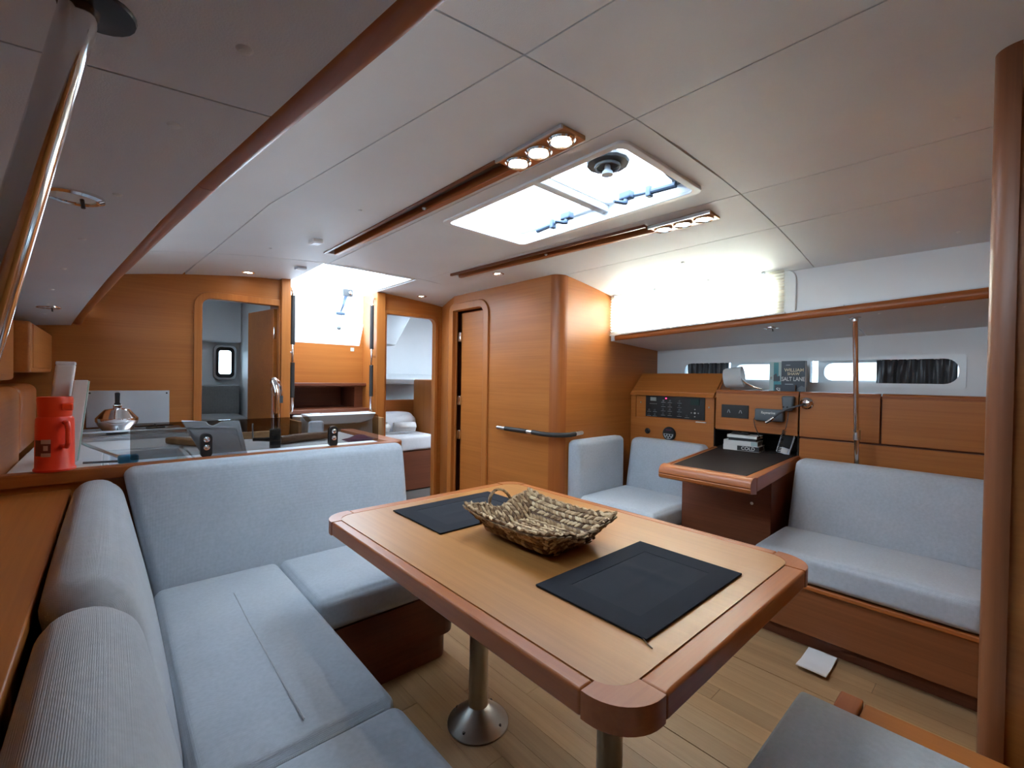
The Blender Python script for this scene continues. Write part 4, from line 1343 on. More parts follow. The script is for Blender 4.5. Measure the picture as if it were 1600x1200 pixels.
tag(stk, 'tiny pale green sticker on the panel under the washboard', 'sticker')

# --- companionway grab rails
for (x, lab) in ((0.985, 'vertical steel grab rail with black grips left of the companionway'), (1.585, 'vertical steel grab rail with black grips right of the companionway')):
    s = 1 if x > 1.2 else -1
    gr = thing('grab_rail', lab, 'grab rail', (x, 3.50, 0.83), 'companionway grab rails')
    pth = [(x + s * 0.036, 3.53, 0.842), (x + s * 0.018, 3.50, 0.845), (x + s * 0.004, 3.49, 0.862), (x, 3.485, 0.90), (x, 3.485, 1.72), (x + s * 0.006, 3.49, 1.752), (x + s * 0.036, 3.53, 1.77)]
    MB().tube(pth, 0.0115, 12).build('tube', 'chrome', gr)
    MB().tube([(x, 3.485, 0.96), (x, 3.485, 1.215)], 0.0155, 14).build('grip', 'rubber', gr)
    MB().tube([(x, 3.485, 1.345), (x, 3.485, 1.70)], 0.0155, 14).build('grip', 'rubber', gr)
    MB().tube([(x, 3.485, 1.285), (x + s * 0.042, 3.50, 1.285)], 0.010, 10).build('bracket', 'chrome', gr)

# --- companionway steps moulding
cst = thing('companionway_steps', 'white moulded companionway steps behind the smoked glass screen', 'steps', (1.29, 3.3, 0))
MB().prism([(0.995, 0.0), (1.585, 0.0), (1.562, 0.822), (1.018, 0.822)], 3.40, 3.60, XYZ_y).build('riser', 'cover_white', cst, bevel=0.01)
MB().prism([(1.02, 0.845), (1.535, 0.845), (1.50, 0.790), (1.42, 0.768), (1.14, 0.768), (1.055, 0.790)], 3.27, 3.42, XYZ_y).build('tread', 'cover_white', cst, bevel=0.01)
for x in (1.10, 1.47):
    MB().box(x - 0.035, x + 0.035, 3.30, 3.36, 0.843, 0.851).build('tread_grip', 'grey_plastic', cst, bevel=0.002)
for x in (0.975, 1.59):
    MB().box(x, x + 0.022, 3.30, 3.60, 0.0, 0.80).build('side_cheek', 'tan_wood', cst, bevel=0.003)

# --- pleated blind over the coachroof window
pb = thing('pleated_blind', 'cream pleated blind glowing in front of the coachroof window', 'blind', (2.63, 1.35, 1.45))
npl = 15


def pleat(u, v):
    y = 0.800 + u * 1.095
    z0 = rail_top(y) + 0.004
    z = z0 + v * (1.730 - z0)
    ph = v * npl
    tri = abs((ph % 1.0) * 2 - 1)
    sag = 0.006 * math.sin(u * 17 + v * 5) * max(0, 1 - u * 3)
    return (2.622 + 0.012 * tri + sag * 0.5, y + 0.010 * tri * max(0, 1 - u * 8), z)


MB().sheet(pleat, 24, npl * 4).build('pleated_cloth', 'blind_cloth', pb, smooth=20)
MB().box(2.618, 2.636, 0.797, 1.895, 0.0, 0.008, lambda x, y, z: (x, y, z + rail_top(y) - 0.002)).build('bottom_rail', 'white_plastic', pb)
MB().box(2.618, 2.636, 0.80, 1.895, 1.728, 1.738).build('top_rail', 'white_plastic', pb, bevel=0.002)
for y in (1.86, 1.55, 1.20, 0.90):
    c = MB().rbox(2.603, 2.622, y - 0.008, y + 0.008, 1.70, 1.715, 0.003, 2).build('clip', 'steel', pb)

# --- curved grab bar round the corner post
gb = thing('curved_grab_bar', 'black and steel grab bar curving round the wooden corner post', 'grab rail', (2.1, 2.0, 0.76))
zb = 0.775
arc = [(2.055 + 0.002, 2.44, zb), (2.053, 2.35, zb), (2.052, 2.15, zb), (2.052, 2.00, zb - 0.002)]
arc += [(2.180 - 0.128 * math.cos(R(a)), 1.985 - 0.128 * math.sin(R(a)), zb - 0.002) for a in range(10, 86, 15)]
arc += [(2.22, 1.857, zb), (2.29, 1.860, zb + 0.003)]
MB().tube(arc, 0.0125, 12).build('tube', 'steel', gb)
MB().tube(arc[1:3] + [(2.052, 2.13, zb)], 0.0155, 14).build('grip', 'rubber', gb)
MB().tube([(2.052, 2.08, zb)] + arc[3:-2] + [(2.215, 1.857, zb)], 0.0155, 14).build('grip', 'rubber', gb)
MB().tube([(2.056, 2.44, zb), (2.092, 2.44, zb)], 0.011, 10).build('bracket', 'chrome', gb)
MB().tube([(2.29, 1.86, zb + 0.003), (2.29, 1.90, zb + 0.003)], 0.011, 10).build('bracket', 'chrome', gb)
MB().tube([(2.052, 2.105, zb), (2.092, 2.105, zb)], 0.010, 10).build('bracket', 'chrome', gb)

# --- shroud tie rods
tr = thing('tie_rod', 'slim steel tie rod standing in front of the hull lockers', 'rod', (2.80, 0.516, 0.70))
MB().tube([(2.722, 0.518, 1.452), (2.855, 0.514, 0.46)], 0.0115, 14).build('rod', 'chrome', tr)
MB().lathe([(0.026, 0.0), (0.024, -0.006), (0.0135, -0.008), (0.013, -0.02)], (2.723, 0.518, 1.450), 18).build('top_ring', 'steel', tr)
MB().lathe([(0.016, 0.0), (0.016, 0.05)], (2.803, 0.515, 0.84), 12).build('lower_sleeve', 'steel', tr)
tr2 = thing('tie_rod', 'thick steel tie rod slanting down the left edge of the photo', 'rod', (-0.15, 0.52, 0.73))
MB().tube([(-0.015, 0.52, 1.445), (-0.151, 0.52, 0.733)], 0.0125, 20).build('rod', 'chrome', tr2)
MB().lathe([(0.031, 0.002), (0.030, -0.0010), (0.020, -0.0015), (0.0145, -0.003)], (-0.014, 0.52, sofl(-0.017, 0.52, 0)[2]), 24).build('top_ring', 'black', tr2)  # flat black disc, painted in for the dark hole around the rod

# ================================================================== STOOL AND FLOOR THINGS
sl = thing('bench_stool', 'low upholstered stool with wooden frame at the lower right corner of the photo', 'stool', (1.1, -0.05, 0))
MB().box(0.93, 1.238, -0.40, 0.265, 0.05, 0.325).build('frame', 'veneerY', sl, bevel=0.004)
MB().box(1.240, 1.320, -0.40, 0.215, 0.318, 0.374).build('side_rail', 'veneerY', sl, bevel=0.004)
MB().box(1.240, 1.322, 0.217, 0.262, 0.318, 0.380).build('end_cap', 'solidX', sl, bevel=0.004)
MB().box(1.300, 1.322, -0.40, 0.268, 0.05, 0.318).build('side_panel', 'veneerY', sl, bevel=0.003)
MB().box(0.95, 1.30, -0.39, 0.25, 0.0, 0.05).build('plinth', 'darkY', sl, smooth=None)
MB().rbox(0.86, 1.232, -0.40, 0.323, 0.327, 0.392, 0.012, 8, 0.006).build('cushion', 'upholstery', sl)
ws = MB().sheet(lambda u, v: (2.010 + 0.185 * u, 0.445 + 0.100 * v + 0.004 * u, 0.012 + 0.020 * max(0, 0.4 - u) ** 1.0 + 0.006 * v * (1 - v)), 10, 6, (0, 0, -0.005)).build('floor_cover', 'white_plastic')
tag(ws, 'bent white plastic cover lying on the floor at the settee foot', 'cover')

# ================================================================== ON THE TABLE
for (x0, x1, y0, y1, lab) in ((0.692, 1.090, 1.062, 1.345, 'black placemat at the far end of the table, partly behind the basket'), (0.676, 1.078, 0.403, 0.668, 'black placemat at the near end of the table')):
    pm = thing('placemat', lab, 'placemat', ((x0 + x1) / 2, (y0 + y1) / 2, TZ), 'black placemats on the table')
    MB().ring([(x0, y0), (x1, y0), (x1, y1), (x0, y1)], [(x0 + 0.058, y0 + 0.05), (x1 - 0.058, y0 + 0.05), (x1 - 0.058, y1 - 0.05), (x0 + 0.058, y1 - 0.05)], TZ + 0.0005, TZ + 0.0045, XYZ_z).build('border', 'mat_black', pm, bevel=0.001)
    nx = lambda u, v: (x0 + 0.058 + u * (x1 - x0 - 0.116), y0 + 0.05 + v * (y1 - y0 - 0.10), TZ + 0.0035 + (0.003 * math.exp(-((u - 0.62) / 0.05) ** 2) + 0.002 * math.exp(-((v - 0.45) / 0.06) ** 2)) * math.sin(math.pi * u) * math.sin(math.pi * v) ** 0.5)
    MB().sheet(nx, 24, 18, (0, 0, -0.003)).build('centre_panel', 'mat_centre', pm)
    if y0 < 0.5:
        MB().tube([(0.70, 0.475, TZ + 0.002), (0.690, 0.450, TZ + 0.002), (0.683, 0.420, TZ + 0.002), (0.668, 0.395, TZ + 0.002), (0.664, 0.385, TZ + 0.002)], 0.0012, 5).build('loose_thread', 'thread', pm)

bk = thing('woven_basket', 'shallow rectangular woven basket with two loop handles on the table', 'basket', (0.885, 0.866, TZ))
# cavity shell under the weave
B0 = (0.805, 0.968, 0.752, 0.985)
B1 = (0.752, 1.010, 0.700, 1.030)


def tray(u, v):
    """u, v in -1..1 over the unfolded tray -> point and outward normal hint"""
    bx, by = (B0[0] + B0[1]) / 2, (B0[2] + B0[3]) / 2
    hx0, hy0 = (B0[1] - B0[0]) / 2, (B0[3] - B0[2]) / 2
    rx, ry = (B1[1] - B1[0]) / 2, (B1[3] - B1[2]) / 2
    cxr, cyr = (B1[0] + B1[1]) / 2, (B1[2] + B1[3]) / 2
    m = max(abs(u), abs(v))
    fl_ = 0.52
    if m <= fl_:
        return Vector((bx + hx0 * u / fl_, by + hy0 * v / fl_, TZ + 0.012))
    t = (m - fl_) / (1 - fl_)
    su, sv = u / m, v / m
    X = (bx + hx0 * su) * (1 - t) + (cxr + rx * su) * t
    Y = (by + hy0 * sv) * (1 - t) + (cyr + ry * sv) * t
    corner = (abs(su) * abs(sv)) ** 3
    Z = TZ + 0.012 + (0.058 + 0.016 * corner) * t ** 0.8
    if abs(sv) > 0.999 and abs(su) < 0.42:
        Z -= 0.020 * t * (1 - (su / 0.42) ** 2)
    return Vector((X, Y, Z))


shell = MB()
NS = 24
shell.sheet(lambda a, b: tray(a * 2 - 1, b * 2 - 1), NS, NS, (0, 0, -0.006))
shell.build('tray_shell', 'brown_roll', bk, smooth=None)


def lump(mb, c, d, n, L, w):
    """one plaited strand: a spindle along d, flattened along n"""
    d = d.normalized()
    n = (n - d * n.dot(d)).normalized()
    s_ = d.cross(n)
    vs, fs = [], []
    prof_ = ((-0.5, 0.35), (-0.22, 0.95), (0.12, 1.0), (0.5, 0.35))
    for (t, r_) in prof_:
        for k in range(5):
            a = 2 * math.pi * k / 5
            vs.append(c + d * (t * L) + s_ * (math.cos(a) * w * r_) + n * (math.sin(a) * w * 0.62 * r_))
    for i in range(3):
        for k in range(5):
            k2 = (k + 1) % 5
            fs.append((i * 5 + k, i * 5 + k2, (i + 1) * 5 + k2, (i + 1) * 5 + k))
    fs.append((4, 3, 2, 1, 0))
    fs.append((15, 16, 17, 18, 19))
    mb.add(vs, fs)


wv = MB()
rnd = random.Random(3)
NR = 20
for i in range(NR):
    for j in range(30):
        u = -1 + 2 * (i + 0.5) / NR
        v = -1 + 2 * (j + (0.5 if i % 2 else 0.0) + 0.25) / 30
        if abs(v) > 0.985:
            continue
        p = tray(u, v)
        e = 0.02
        du = tray(min(1, u + e), v) - tray(max(-1, u - e), v)
        dv = tray(u, min(1, v + e)) - tray(u, max(-1, v - e))
        nrm = du.cross(dv).normalized()
        sgn = 1 if i % 2 else -1
        d = dv.normalized() + du.normalized() * (0.55 * sgn)
        p = p + Vector((rnd.uniform(-1, 1), rnd.uniform(-1, 1), rnd.uniform(-1, 1))) * 0.0012
        lump(wv, p + nrm * 0.0025, d, nrm, 0.0205 * rnd.uniform(0.85, 1.15), 0.0056)
        if max(abs(u), abs(v)) > 0.5:
            lump(wv, p - nrm * 0.0075, d, -nrm, 0.0205 * rnd.uniform(0.85, 1.15), 0.0056)
wo = wv.build('woven_strands', 'wicker', bk, smooth=70)
wo['kind'] = 'stuff'
rim = MB()
for side in range(4):
    for k in range(24):
        t = -1 + 2 * (k + 0.5) / 24
        u, v = ((t, -1), (1, t), (t, 1), (-1, t))[side]
        p = tray(u, v)
        d = (tray(min(1, u + 0.03), v) - tray(max(-1, u - 0.03), v)) if side in (0, 2) else (tray(u, min(1, v + 0.03)) - tray(u, max(-1, v - 0.03)))
        lump(rim, p + Vector((0, 0, 0.001)), d.normalized() + Vector((rnd.uniform(-.3, .3), rnd.uniform(-.3, .3), 0.35 * (1 if k % 2 else -1))), Vector((0, 0, 1)), 0.019, 0.0062)
ro = rim.build('rim_braid', 'wicker', bk, smooth=70)
ro['kind'] = 'stuff'
for (yy, s, hh, tilt) in ((1.024, 1, 0.050, 0.020), (0.706, -1, 0.014, 0.020)):
    hd = MB()
    pts = []
    for k in range(19):
        a = math.pi * k / 18
        pts.append(Vector((0.884 - 0.045 * math.cos(a), yy + s * tilt * math.sin(a), TZ + 0.052 + hh * math.sin(a))))
    for k in range(18):
        d = pts[k + 1] - pts[k]
        for q in (-1, 1):
            lump(hd, (pts[k] + pts[k + 1]) / 2 + Vector((0, 0.0028 * q, 0)), d.normalized() + Vector((0, 0.5 * q, 0.0)), Vector((0, s, 0.2)), 0.015, 0.0040)
    MB().tube(pts, 0.003, 8).build('handle_core', 'brown_roll', bk)
    h_ = hd.build('handle', 'wicker', bk, smooth=70)
    h_['kind'] = 'stuff'

# ================================================================== GALLEY THINGS
# smoked glass screen on two clamps
gs = thing('glass_screen', 'smoked glass splash screen standing on the galley peninsula', 'screen', (0.54, 2.15, 0.794))
MB().prism(rrect(0.056, 1.018, 0.800, 0.934, 0.02, per_corner=(0.004, 0.004, 0.02, 0.02)), 2.147, 2.153, XYZ_y).build('glass', 'smoked_glass', gs, smooth=None)
for x in (0.288, 0.790):
    c = MB().prism(rrect(x - 0.020, x + 0.020, 0.786, 0.884, 0.019), 2.137, 2.163, XYZ_y).build('clamp', 'black', gs, bevel=0.002)
    for z in (0.828, 0.860):
        MB().lathe([(0.011, 0.0), (0.011, 0.004), (0.006, 0.006), (0.0, 0.0045)], (x, 2.137, z), 14, Matrix.Rotation(R(90), 3, 'X')).build('clamp_screw', 'chrome', c)
# sink cover leaning behind the glass
sc_ = thing('sink_cover', 'grey plastic sink cover leaning upright behind the smoked glass', 'sink cover', (0.33, 2.24, 0.778))
cvp = [(0.286, 0.779), (0.446, 0.779), (0.418, 0.921), (0.352, 0.921), (0.338, 0.912), (0.322, 0.904), (0.306, 0.912), (0.298, 0.924), (0.214, 0.932)]
leanb = lambda u, v, a: (u, 2.205 + (v - 0.778) * 0.16 + a, v)
MB().prism(cvp, 0.0, 0.012, leanb).build('board', 'grey_plastic', sc_, bevel=0.004)
MB().ring([(0.300, 0.790), (0.432, 0.790), (0.410, 0.895), (0.236, 0.905)], [(0.306, 0.796), (0.425, 0.796), (0.404, 0.889), (0.244, 0.899)], -0.004, 0.001, leanb).build('raised_rim', 'grey_plastic', sc_)
# tap
tp = thing('galley_tap', 'tall chrome galley tap with black spray base behind the smoked glass', 'tap', (0.575, 2.36, 0.778))
MB().lathe([(0.024, 0.0), (0.024, 0.085), (0.020, 0.09)], (0.585, 2.33, 0.778), 20).build('base', 'black', tp)
MB().tube([(0.585, 2.33, 0.86), (0.585, 2.33, 1.02), (0.583, 2.333, 1.06), (0.580, 2.345, 1.085), (0.584, 2.36, 1.094), (0.602, 2.378, 1.088), (0.618, 2.39, 1.065), (0.622, 2.393, 1.02)], [0.0175, 0.0175, 0.0175, 0.017, 0.016, 0.014, 0.012, 0.011], 16).build('spout', 'chrome', tp)
MB().tube([(0.622, 2.393, 1.02), (0.622, 2.393, 0.985)], 0.013, 12).build('nozzle', 'slate_grey', tp)
MB().tube([(0.585, 2.33, 0.815), (0.54, 2.34, 0.818), (0.495, 2.35, 0.820)], [0.012, 0.009, 0.008], 10).build('lever', 'black', tp)
MB().tube([(0.495, 2.35, 0.82), (0.495, 2.35, 0.895)], 0.004, 8).build('lever_pin', 'steel', tp)
# things lying on the worktop
kr = thing('knife_roll', 'brown wrapped roll lying on the worktop beside the tap', 'roll', (0.76, 2.44, 0.778))
MB().tube([(0.625, 2.40, 0.800), (0.70, 2.43, 0.801), (0.80, 2.455, 0.801), (0.895, 2.48, 0.800)], [0.020, 0.022, 0.022, 0.019], 14).build('roll', 'brown_roll', kr)
MB().tube([(0.89, 2.478, 0.800), (0.925, 2.487, 0.802)], [0.021, 0.012], 12).build('roll_end', 'slate_grey', kr)
wb2 = thing('chopping_board', 'narrow wooden board lying behind the sink cover', 'board', (0.3, 2.55, 0.778))
MB().obox((0.30, 2.60, 0.795), (0.34, 0.05, 0.03), Matrix.Rotation(R(-62), 3, 'Z')).build('board', 'tan_wood', wb2, bevel=0.008)
lw = tag(MB().box(0.50, 0.66, 2.70, 2.73, 0.7785, 0.815).build('wooden_fiddle', 'tan_wood', bevel=0.005), 'short wooden fiddle strip at the back of the worktop behind the tap', 'fiddle')
pc = MB().sheet(lambda u, v: (0.93 + 0.14 * u, 2.30 + 0.10 * v, 0.7815 + 0.028 * (math.sin(math.pi * u) * math.sin(math.pi * v)) ** 0.6 * (0.75 + 0.25 * math.sin(9 * u + 4 * v))), 16, 12, (0, 0, -0.003)).build('folded_cloth', 'purple_cloth')
tag(pc, 'crumpled purple cloth at the right end of the peninsula', 'cloth')
sg = tag(MB().rbox(0.815, 0.895, 2.56, 2.60, 0.7785, 0.870, 0.015, 4).build('soap_tub', 'grey_plastic'), 'pale grey tub behind the right clamp of the glass screen', 'tub')
# squeegee with blue clip
sq = thing('squeegee', 'thin steel rod with a blue clip lying across the sink edge', 'squeegee', (0.0, 2.3, 0.79))
MB().tube([(0.045, 2.205, 0.797), (-0.055, 2.36, 0.835), (-0.115, 2.46, 0.862)], 0.006, 10).build('rod', 'steel', sq)
MB().rbox(0.022, 0.082, 2.172, 2.208, 0.786, 0.816, 0.008, 3).build('clip', 'blue_clip', sq)
MB().tube([(-0.07, 2.19, 0.799), (0.07, 2.178, 0.794)], 0.004, 8).build('blade', 'slate_grey', sq)
# red vacuum flask
tf = thing('vacuum_flask', 'bright red plastic vacuum flask on the end of the galley counter', 'flask', (-0.135, 2.105, 0.794))
FZ = 0.7945
fc = (-0.135, 2.118, FZ)
MB().lathe([(0.051, 0.0), (0.052, 0.006), (0.048, 0.012), (0.047, 0.150), (0.046, 0.170), (0.042, 0.178)], fc, 36).build('body', 'red_plastic', tf)
lid = MB().lathe([(0.040, 0.176), (0.041, 0.182), (0.044, 0.236), (0.042, 0.243), (0.0, 0.244)], fc, 36).build('cup_lid', 'red_lid', tf)
MB().rbox(-0.118, -0.090, 2.070, 2.082, FZ + 0.198, FZ + 0.222, 0.004, 2).build('lid_lug', 'red_lid', lid)
MB().tube([(-0.110, 2.072, FZ + 0.160), (-0.103, 2.052, FZ + 0.158), (-0.100, 2.045, FZ + 0.140), (-0.100, 2.046, FZ + 0.095), (-0.104, 2.058, FZ + 0.082), (-0.112, 2.073, FZ + 0.082)], 0.0075, 10).build('handle', 'red_plastic', tf)


def wrap(name, a0, a1, z0, z1, mat, r, parent):
    return MB().sheet(lambda u, v: (fc[0] + r * math.cos(R(a0 + (a1 - a0) * u)), fc[1] + r * math.sin(R(a0 + (a1 - a0) * u)), FZ + z0 + (z1 - z0) * v), 10, 2).build(name, mat, parent)


wl = wrap('label_print', 205, 262, 0.052, 0.104, 'label_dark', 0.0478, tf)
wrap('label_band', 232, 262, 0.092, 0.106, 'label_light', 0.0482, wl)
wrap('label_band', 232, 262, 0.050, 0.062, 'label_light', 0.0482, wl)
wrap('label_emblem', 240, 254, 0.070, 0.086, 'label_light', 0.0482, wl)
# white and mint boxes leaning behind the flask
lnw = lambda sx: (lambda x, y, z: (x + (z - 0.778) * sx, y, z))
b1 = thing('storage_box', 'tall white box leaning behind the red flask', 'box', (-0.14, 2.42, 0.778))
MB().rbox(-0.190, -0.136, 2.40, 2.47, 0.779, 1.150, 0.010, 3, 0, lnw(0.10)).build('body', 'white_plastic', b1)
MB().rbox(-0.153, -0.099, 2.398, 2.472, 1.146, 1.160, 0.004, 3).build('lid', 'gelcoat', b1)
b2 = thing('storage_box', 'shorter white box with mint green side, right of the red flask', 'box', (-0.09, 2.40, 0.778))
MB().rbox(-0.133, -0.092, 2.35, 2.395, 0.779, 1.090, 0.005, 3, 0, lnw(0.10)).build('body', 'white_plastic', b2)
MB().box(-0.0925, -0.0885, 2.352, 2.393, 0.785, 1.086, lnw(0.10)).build('side_label', 'mint', b2)
# kettle
kt = thing('kettle', 'polished steel kettle with black upright handle on the stove', 'kettle', (0.03, 3.16, 0.816))
kc = (0.03, 3.16, 0.818)
MB().lathe([(0.060, 0.0), (0.068, 0.008), (0.088, 0.048), (0.088, 0.064), (0.054, 0.106), (0.030, 0.108)], kc, 40).build('body', 'chrome', kt)
ld = MB().lathe([(0.053, 0.1055), (0.050, 0.110), (0.018, 0.116), (0.0, 0.117)], kc, 28).build('lid', 'chrome', kt)
MB().prism([(0.015, 0.930), (0.045, 0.930), (0.043, 0.958), (0.040, 0.962), (0.041, 1.012), (0.038, 1.016), (0.022, 1.016), (0.019, 1.012), (0.020, 0.962), (0.017, 0.958)], 3.150, 3.170, XYZ_y).build('handle', 'black', kt, bevel=0.004)
MB().rbox(0.012, 0.048, 3.145, 3.175, 0.925, 0.952, 0.006, 2).build('handle_clamp', 'chrome', kt)

# ================================================================== CHART TABLE THINGS
def paperback(x0, y0, z0, w, d, h, cover, label, ang=0.0, title=None):
    """book lying flat: d along x (into the niche), w along y, h thick; spine faces the saloon"""
    b = thing('paperback_book', label, 'book', (x0, y0, z0), 'paperbacks stacked in the niche')
    m = Matrix.Rotation(R(ang), 3, 'Z')

    def xf(x, y, z):
        v = m @ Vector((x - w * 0 - x0, y - y0, 0))
        return (x0 + v.x, y0 + v.y, z)
    c = MB()
    c.box(x0, x0 + d, y0 - w / 2, y0 + w / 2, z0, z0 + 0.0015, xf)
    c.box(x0, x0 + d, y0 - w / 2, y0 + w / 2, z0 + h - 0.0015, z0 + h, xf)
    c.box(x0, x0 + 0.0015, y0 - w / 2, y0 + w / 2, z0 + 0.0015, z0 + h - 0.0015, xf)
    co = c.build('cover', cover, b, smooth=None)
    MB().box(x0 + 0.002, x0 + d - 0.003, y0 - w / 2 + 0.002, y0 + w / 2 - 0.002, z0 + 0.0016, z0 + h - 0.0016, xf).build('pages', 'book_brown', b, smooth=None)
    return b, co, xf


NZ = DZ + 0.0025
bks = []
for (w, d, h, cov, lab, a, dy) in ((0.200, 0.130, 0.032, 'book_white', 'bottom book of the niche stack, white spine with black lettering band', 6, 0.0),
                                   (0.190, 0.125, 0.028, 'book_white', 'second book from below in the niche stack, white and pale green spine', 5, 0.004),
                                   (0.150, 0.115, 0.016, 'book_black', 'thin black book near the top of the niche stack', 8, -0.006),
                                   (0.168, 0.120, 0.016, 'book_white', 'top white book of the niche stack', 3, -0.004)):
    b, co, xf = paperback(2.84, 1.085 + dy, NZ, w, d, h, cov, lab, a)
    if not bks:
        q = MB().box(2.8393, 2.8405, 0.985, 1.105, NZ + 0.002, NZ + 0.030, xf).build('spine_band', 'book_black', b, smooth=None)
        p = xf(2.8388, 1.045, 0)
        text('spine_title', 'COLD', 0.026, (p[0], p[1], NZ + 0.016), (math.sin(R(6)), -math.cos(R(6)), 0), (0, 0, 1), 'text_white', b, sx=1.05)
    elif len(bks) == 1:
        MB().box(2.8393, 2.8405, 0.995, 1.030, NZ + 0.002, NZ + 0.026, xf).build('spine_band', 'book_pale', b, smooth=None)
    bks.append(b)
    NZ += h + 0.0003
gl = thing('sunglasses', 'dark folded sunglasses on top of the niche books', 'glasses', (2.88, 1.10, NZ))
MB().sheet(lambda u, v: (2.865 + 0.03 * v, 1.055 + 0.10 * u, NZ + 0.003 + 0.014 * math.sin(math.pi * v) * (0.5 + 0.5 * abs(math.sin(2 * math.pi * u)))), 14, 6, (0, 0, -0.002)).build('lenses', 'black', gl)
MB().tube([(2.895, 1.055, NZ + 0.003), (2.90, 1.10, NZ + 0.004), (2.895, 1.15, NZ + 0.003)], 0.0022, 6).build('temple', 'black', gl)

# standing paperbacks on the locker shelf
SZ = 1.0605


def standing(y0, y1, x, t, h, mat, label, zb_=SZ):
    b = thing('paperback_book', label, 'book', (x, (y0 + y1) / 2, zb_), 'paperbacks standing on the locker shelf')
    c = MB()
    c.box(x, x + 0.0015, y0, y1, zb_, zb_ + h)
    c.box(x + t - 0.0015, x + t, y0, y1, zb_, zb_ + h)
    c.box(x + 0.0015, x + t - 0.0015, y1 - 0.0015, y1, zb_, zb_ + h)
    c.build('cover', mat, b, smooth=None)
    MB().box(x + 0.0017, x + t - 0.0017, y0 + 0.002, y1 - 0.0017, zb_ + 0.002, zb_ + h - 0.002).build('pages', 'paper', b, smooth=None)
    return b


RV, UV = (0, -1, 0), (0, 0, 1)
bA = standing(0.795, 0.918, 2.985, 0.030, 0.192, 'book_navy', 'dark blue paperback standing face out with a coastal title cover')
text('cover_author', 'WILLIAM', 0.027, (2.9845, 0.852, 1.198), RV, UV, 'text_cream', bA, sx=0.95)
text('cover_author', 'SHAW', 0.023, (2.9845, 0.855, 1.176), RV, UV, 'text_cream', bA, sx=0.95)
text('cover_title', 'SALT LANE', 0.034, (2.9845, 0.856, 1.145), RV, UV, 'text_white', bA, sx=0.72)
face_box('cover_line', 0.855, 0.898, 1.113, 1.118, 'text_grey', bA, 0.0008, 2.985)
face_box('cover_line', 0.848, 0.898, 1.104, 1.108, 'text_grey', bA, 0.0008, 2.985)
face_box('cover_line', 0.872, 0.895, 1.226, 1.230, 'text_grey', bA, 0.0008, 2.985)
MB().prism([(0.797, 1.075), (0.797, 1.100), (0.812, 1.108), (0.826, 1.098), (0.842, 1.082), (0.87, 1.090), (0.915, 1.076), (0.915, 1.063), (0.797, 1.063)], 2.9842, 2.986, XYZ_x).build('cover_hills', 'slate_grey', bA)
bB = standing(0.925, 0.990, 3.005, 0.026, 0.188, 'book_pale', 'pale paperback with a teal stripe left of the dark blue one')
face_box('cover_stripe', 0.940, 0.966, 1.066, 1.245, 'book_teal', bB, 0.0012, 3.005)
face_box('cover_stripe', 0.926, 0.966, 1.085, 1.130, 'book_teal', bB, 0.0014, 3.005)
MB().prism([(0.930, 1.132), (0.966, 1.132), (0.966, 1.168), (0.952, 1.180), (0.945, 1.160), (0.932, 1.165)], 3.0030, 3.0045, XYZ_x).build('cover_boat', 'book_navy', bB)
text('cover_letter', 'E', 0.022, (3.0045, 0.978, 1.150), RV, UV, 'label_dark', bB)
bC = standing(0.838, 0.945, 2.958, 0.022, 0.052, 'book_navy', 'low dark book lying in front of the standing paperbacks')
text('cover_letters', 'Sl', 0.034, (2.9575, 0.925, 1.080), RV, UV, 'text_white', bC)

# marine radio unit with microphone and coiled lead
vr = thing('marine_radio', 'grey marine radio unit with white lettering on the console', 'radio', (2.88, 0.945, 0.895))
MB().rbox(2.862, 2.900, 0.868, 1.020, 0.897, 0.968, 0.008, 3).build('body', 'slate_grey', vr)
text('maker_lettering', 'Raymarine', 0.021, (2.8612, 0.945, 0.946), RV, UV, 'text_white', vr, sx=0.85)
mic = thing('radio_microphone', 'dark hand microphone clipped above the marine radio', 'microphone', (2.88, 0.845, 0.955))
MB().rbox(2.858, 2.900, 0.812, 0.880, 0.962, 1.048, 0.012, 4, 0, lambda x, y, z: (x, 0.846 + (y - 0.846) * (0.75 + 2.6 * (z - 0.962)), z)).build('body', 'slate_grey', mic)
for k, y in enumerate((0.866, 0.846, 0.826)):
    MB().lathe([(0.005, 0), (0.004, 0.003)], (2.858, y, 0.985), 10, Matrix.Rotation(R(-90), 3, 'Y')).build('key', 'black', mic)
coil = [(2.868, 0.842, 0.962), (2.860, 0.842, 0.92), (2.853, 0.848, 0.87)]
for k in range(0, 15 * 12):
    a = 2 * math.pi * k / 12
    t = k / (15 * 12)
    coil.append((2.853 + 0.009 * math.cos(a), 0.855 + 0.03 * t + 0.009 * math.sin(a), 0.855 - 0.135 * t))
coil += [(2.855, 0.90, 0.716), (2.86, 0.95, 0.712), (2.87, 0.985, 0.716)]
MB().tube(coil, 0.0022, 5).build('coiled_lead', 'black', mic)
MB().tube([(2.880, 1.018, 0.93), (2.866, 1.024, 0.90), (2.862, 1.015, 0.86), (2.870, 1.0, 0.82), (2.895, 0.985, 0.76), (2.90, 0.97, 0.715)], 0.0022, 6).build('power_lead', 'black', vr)
# satellite phone / handset in the niche
ph = thing('handset', 'grey and black telephone handset standing in the niche', 'handset', (2.93, 0.868, DZ + 0.002))
hm = Matrix.Rotation(R(14), 3, 'X')
MB().obox((2.93, 0.868, DZ + 0.068), (0.022, 0.072, 0.132), hm).build('body', 'grey_plastic', ph, bevel=0.004)
MB().obox((2.9175, 0.862, DZ + 0.085), (0.004, 0.055, 0.090), hm).build('screen', 'black', ph, bevel=0.001)
MB().obox((2.9175, 0.884, DZ + 0.025), (0.004, 0.058, 0.030), hm).build('keypad', 'white_plastic', ph, bevel=0.001)
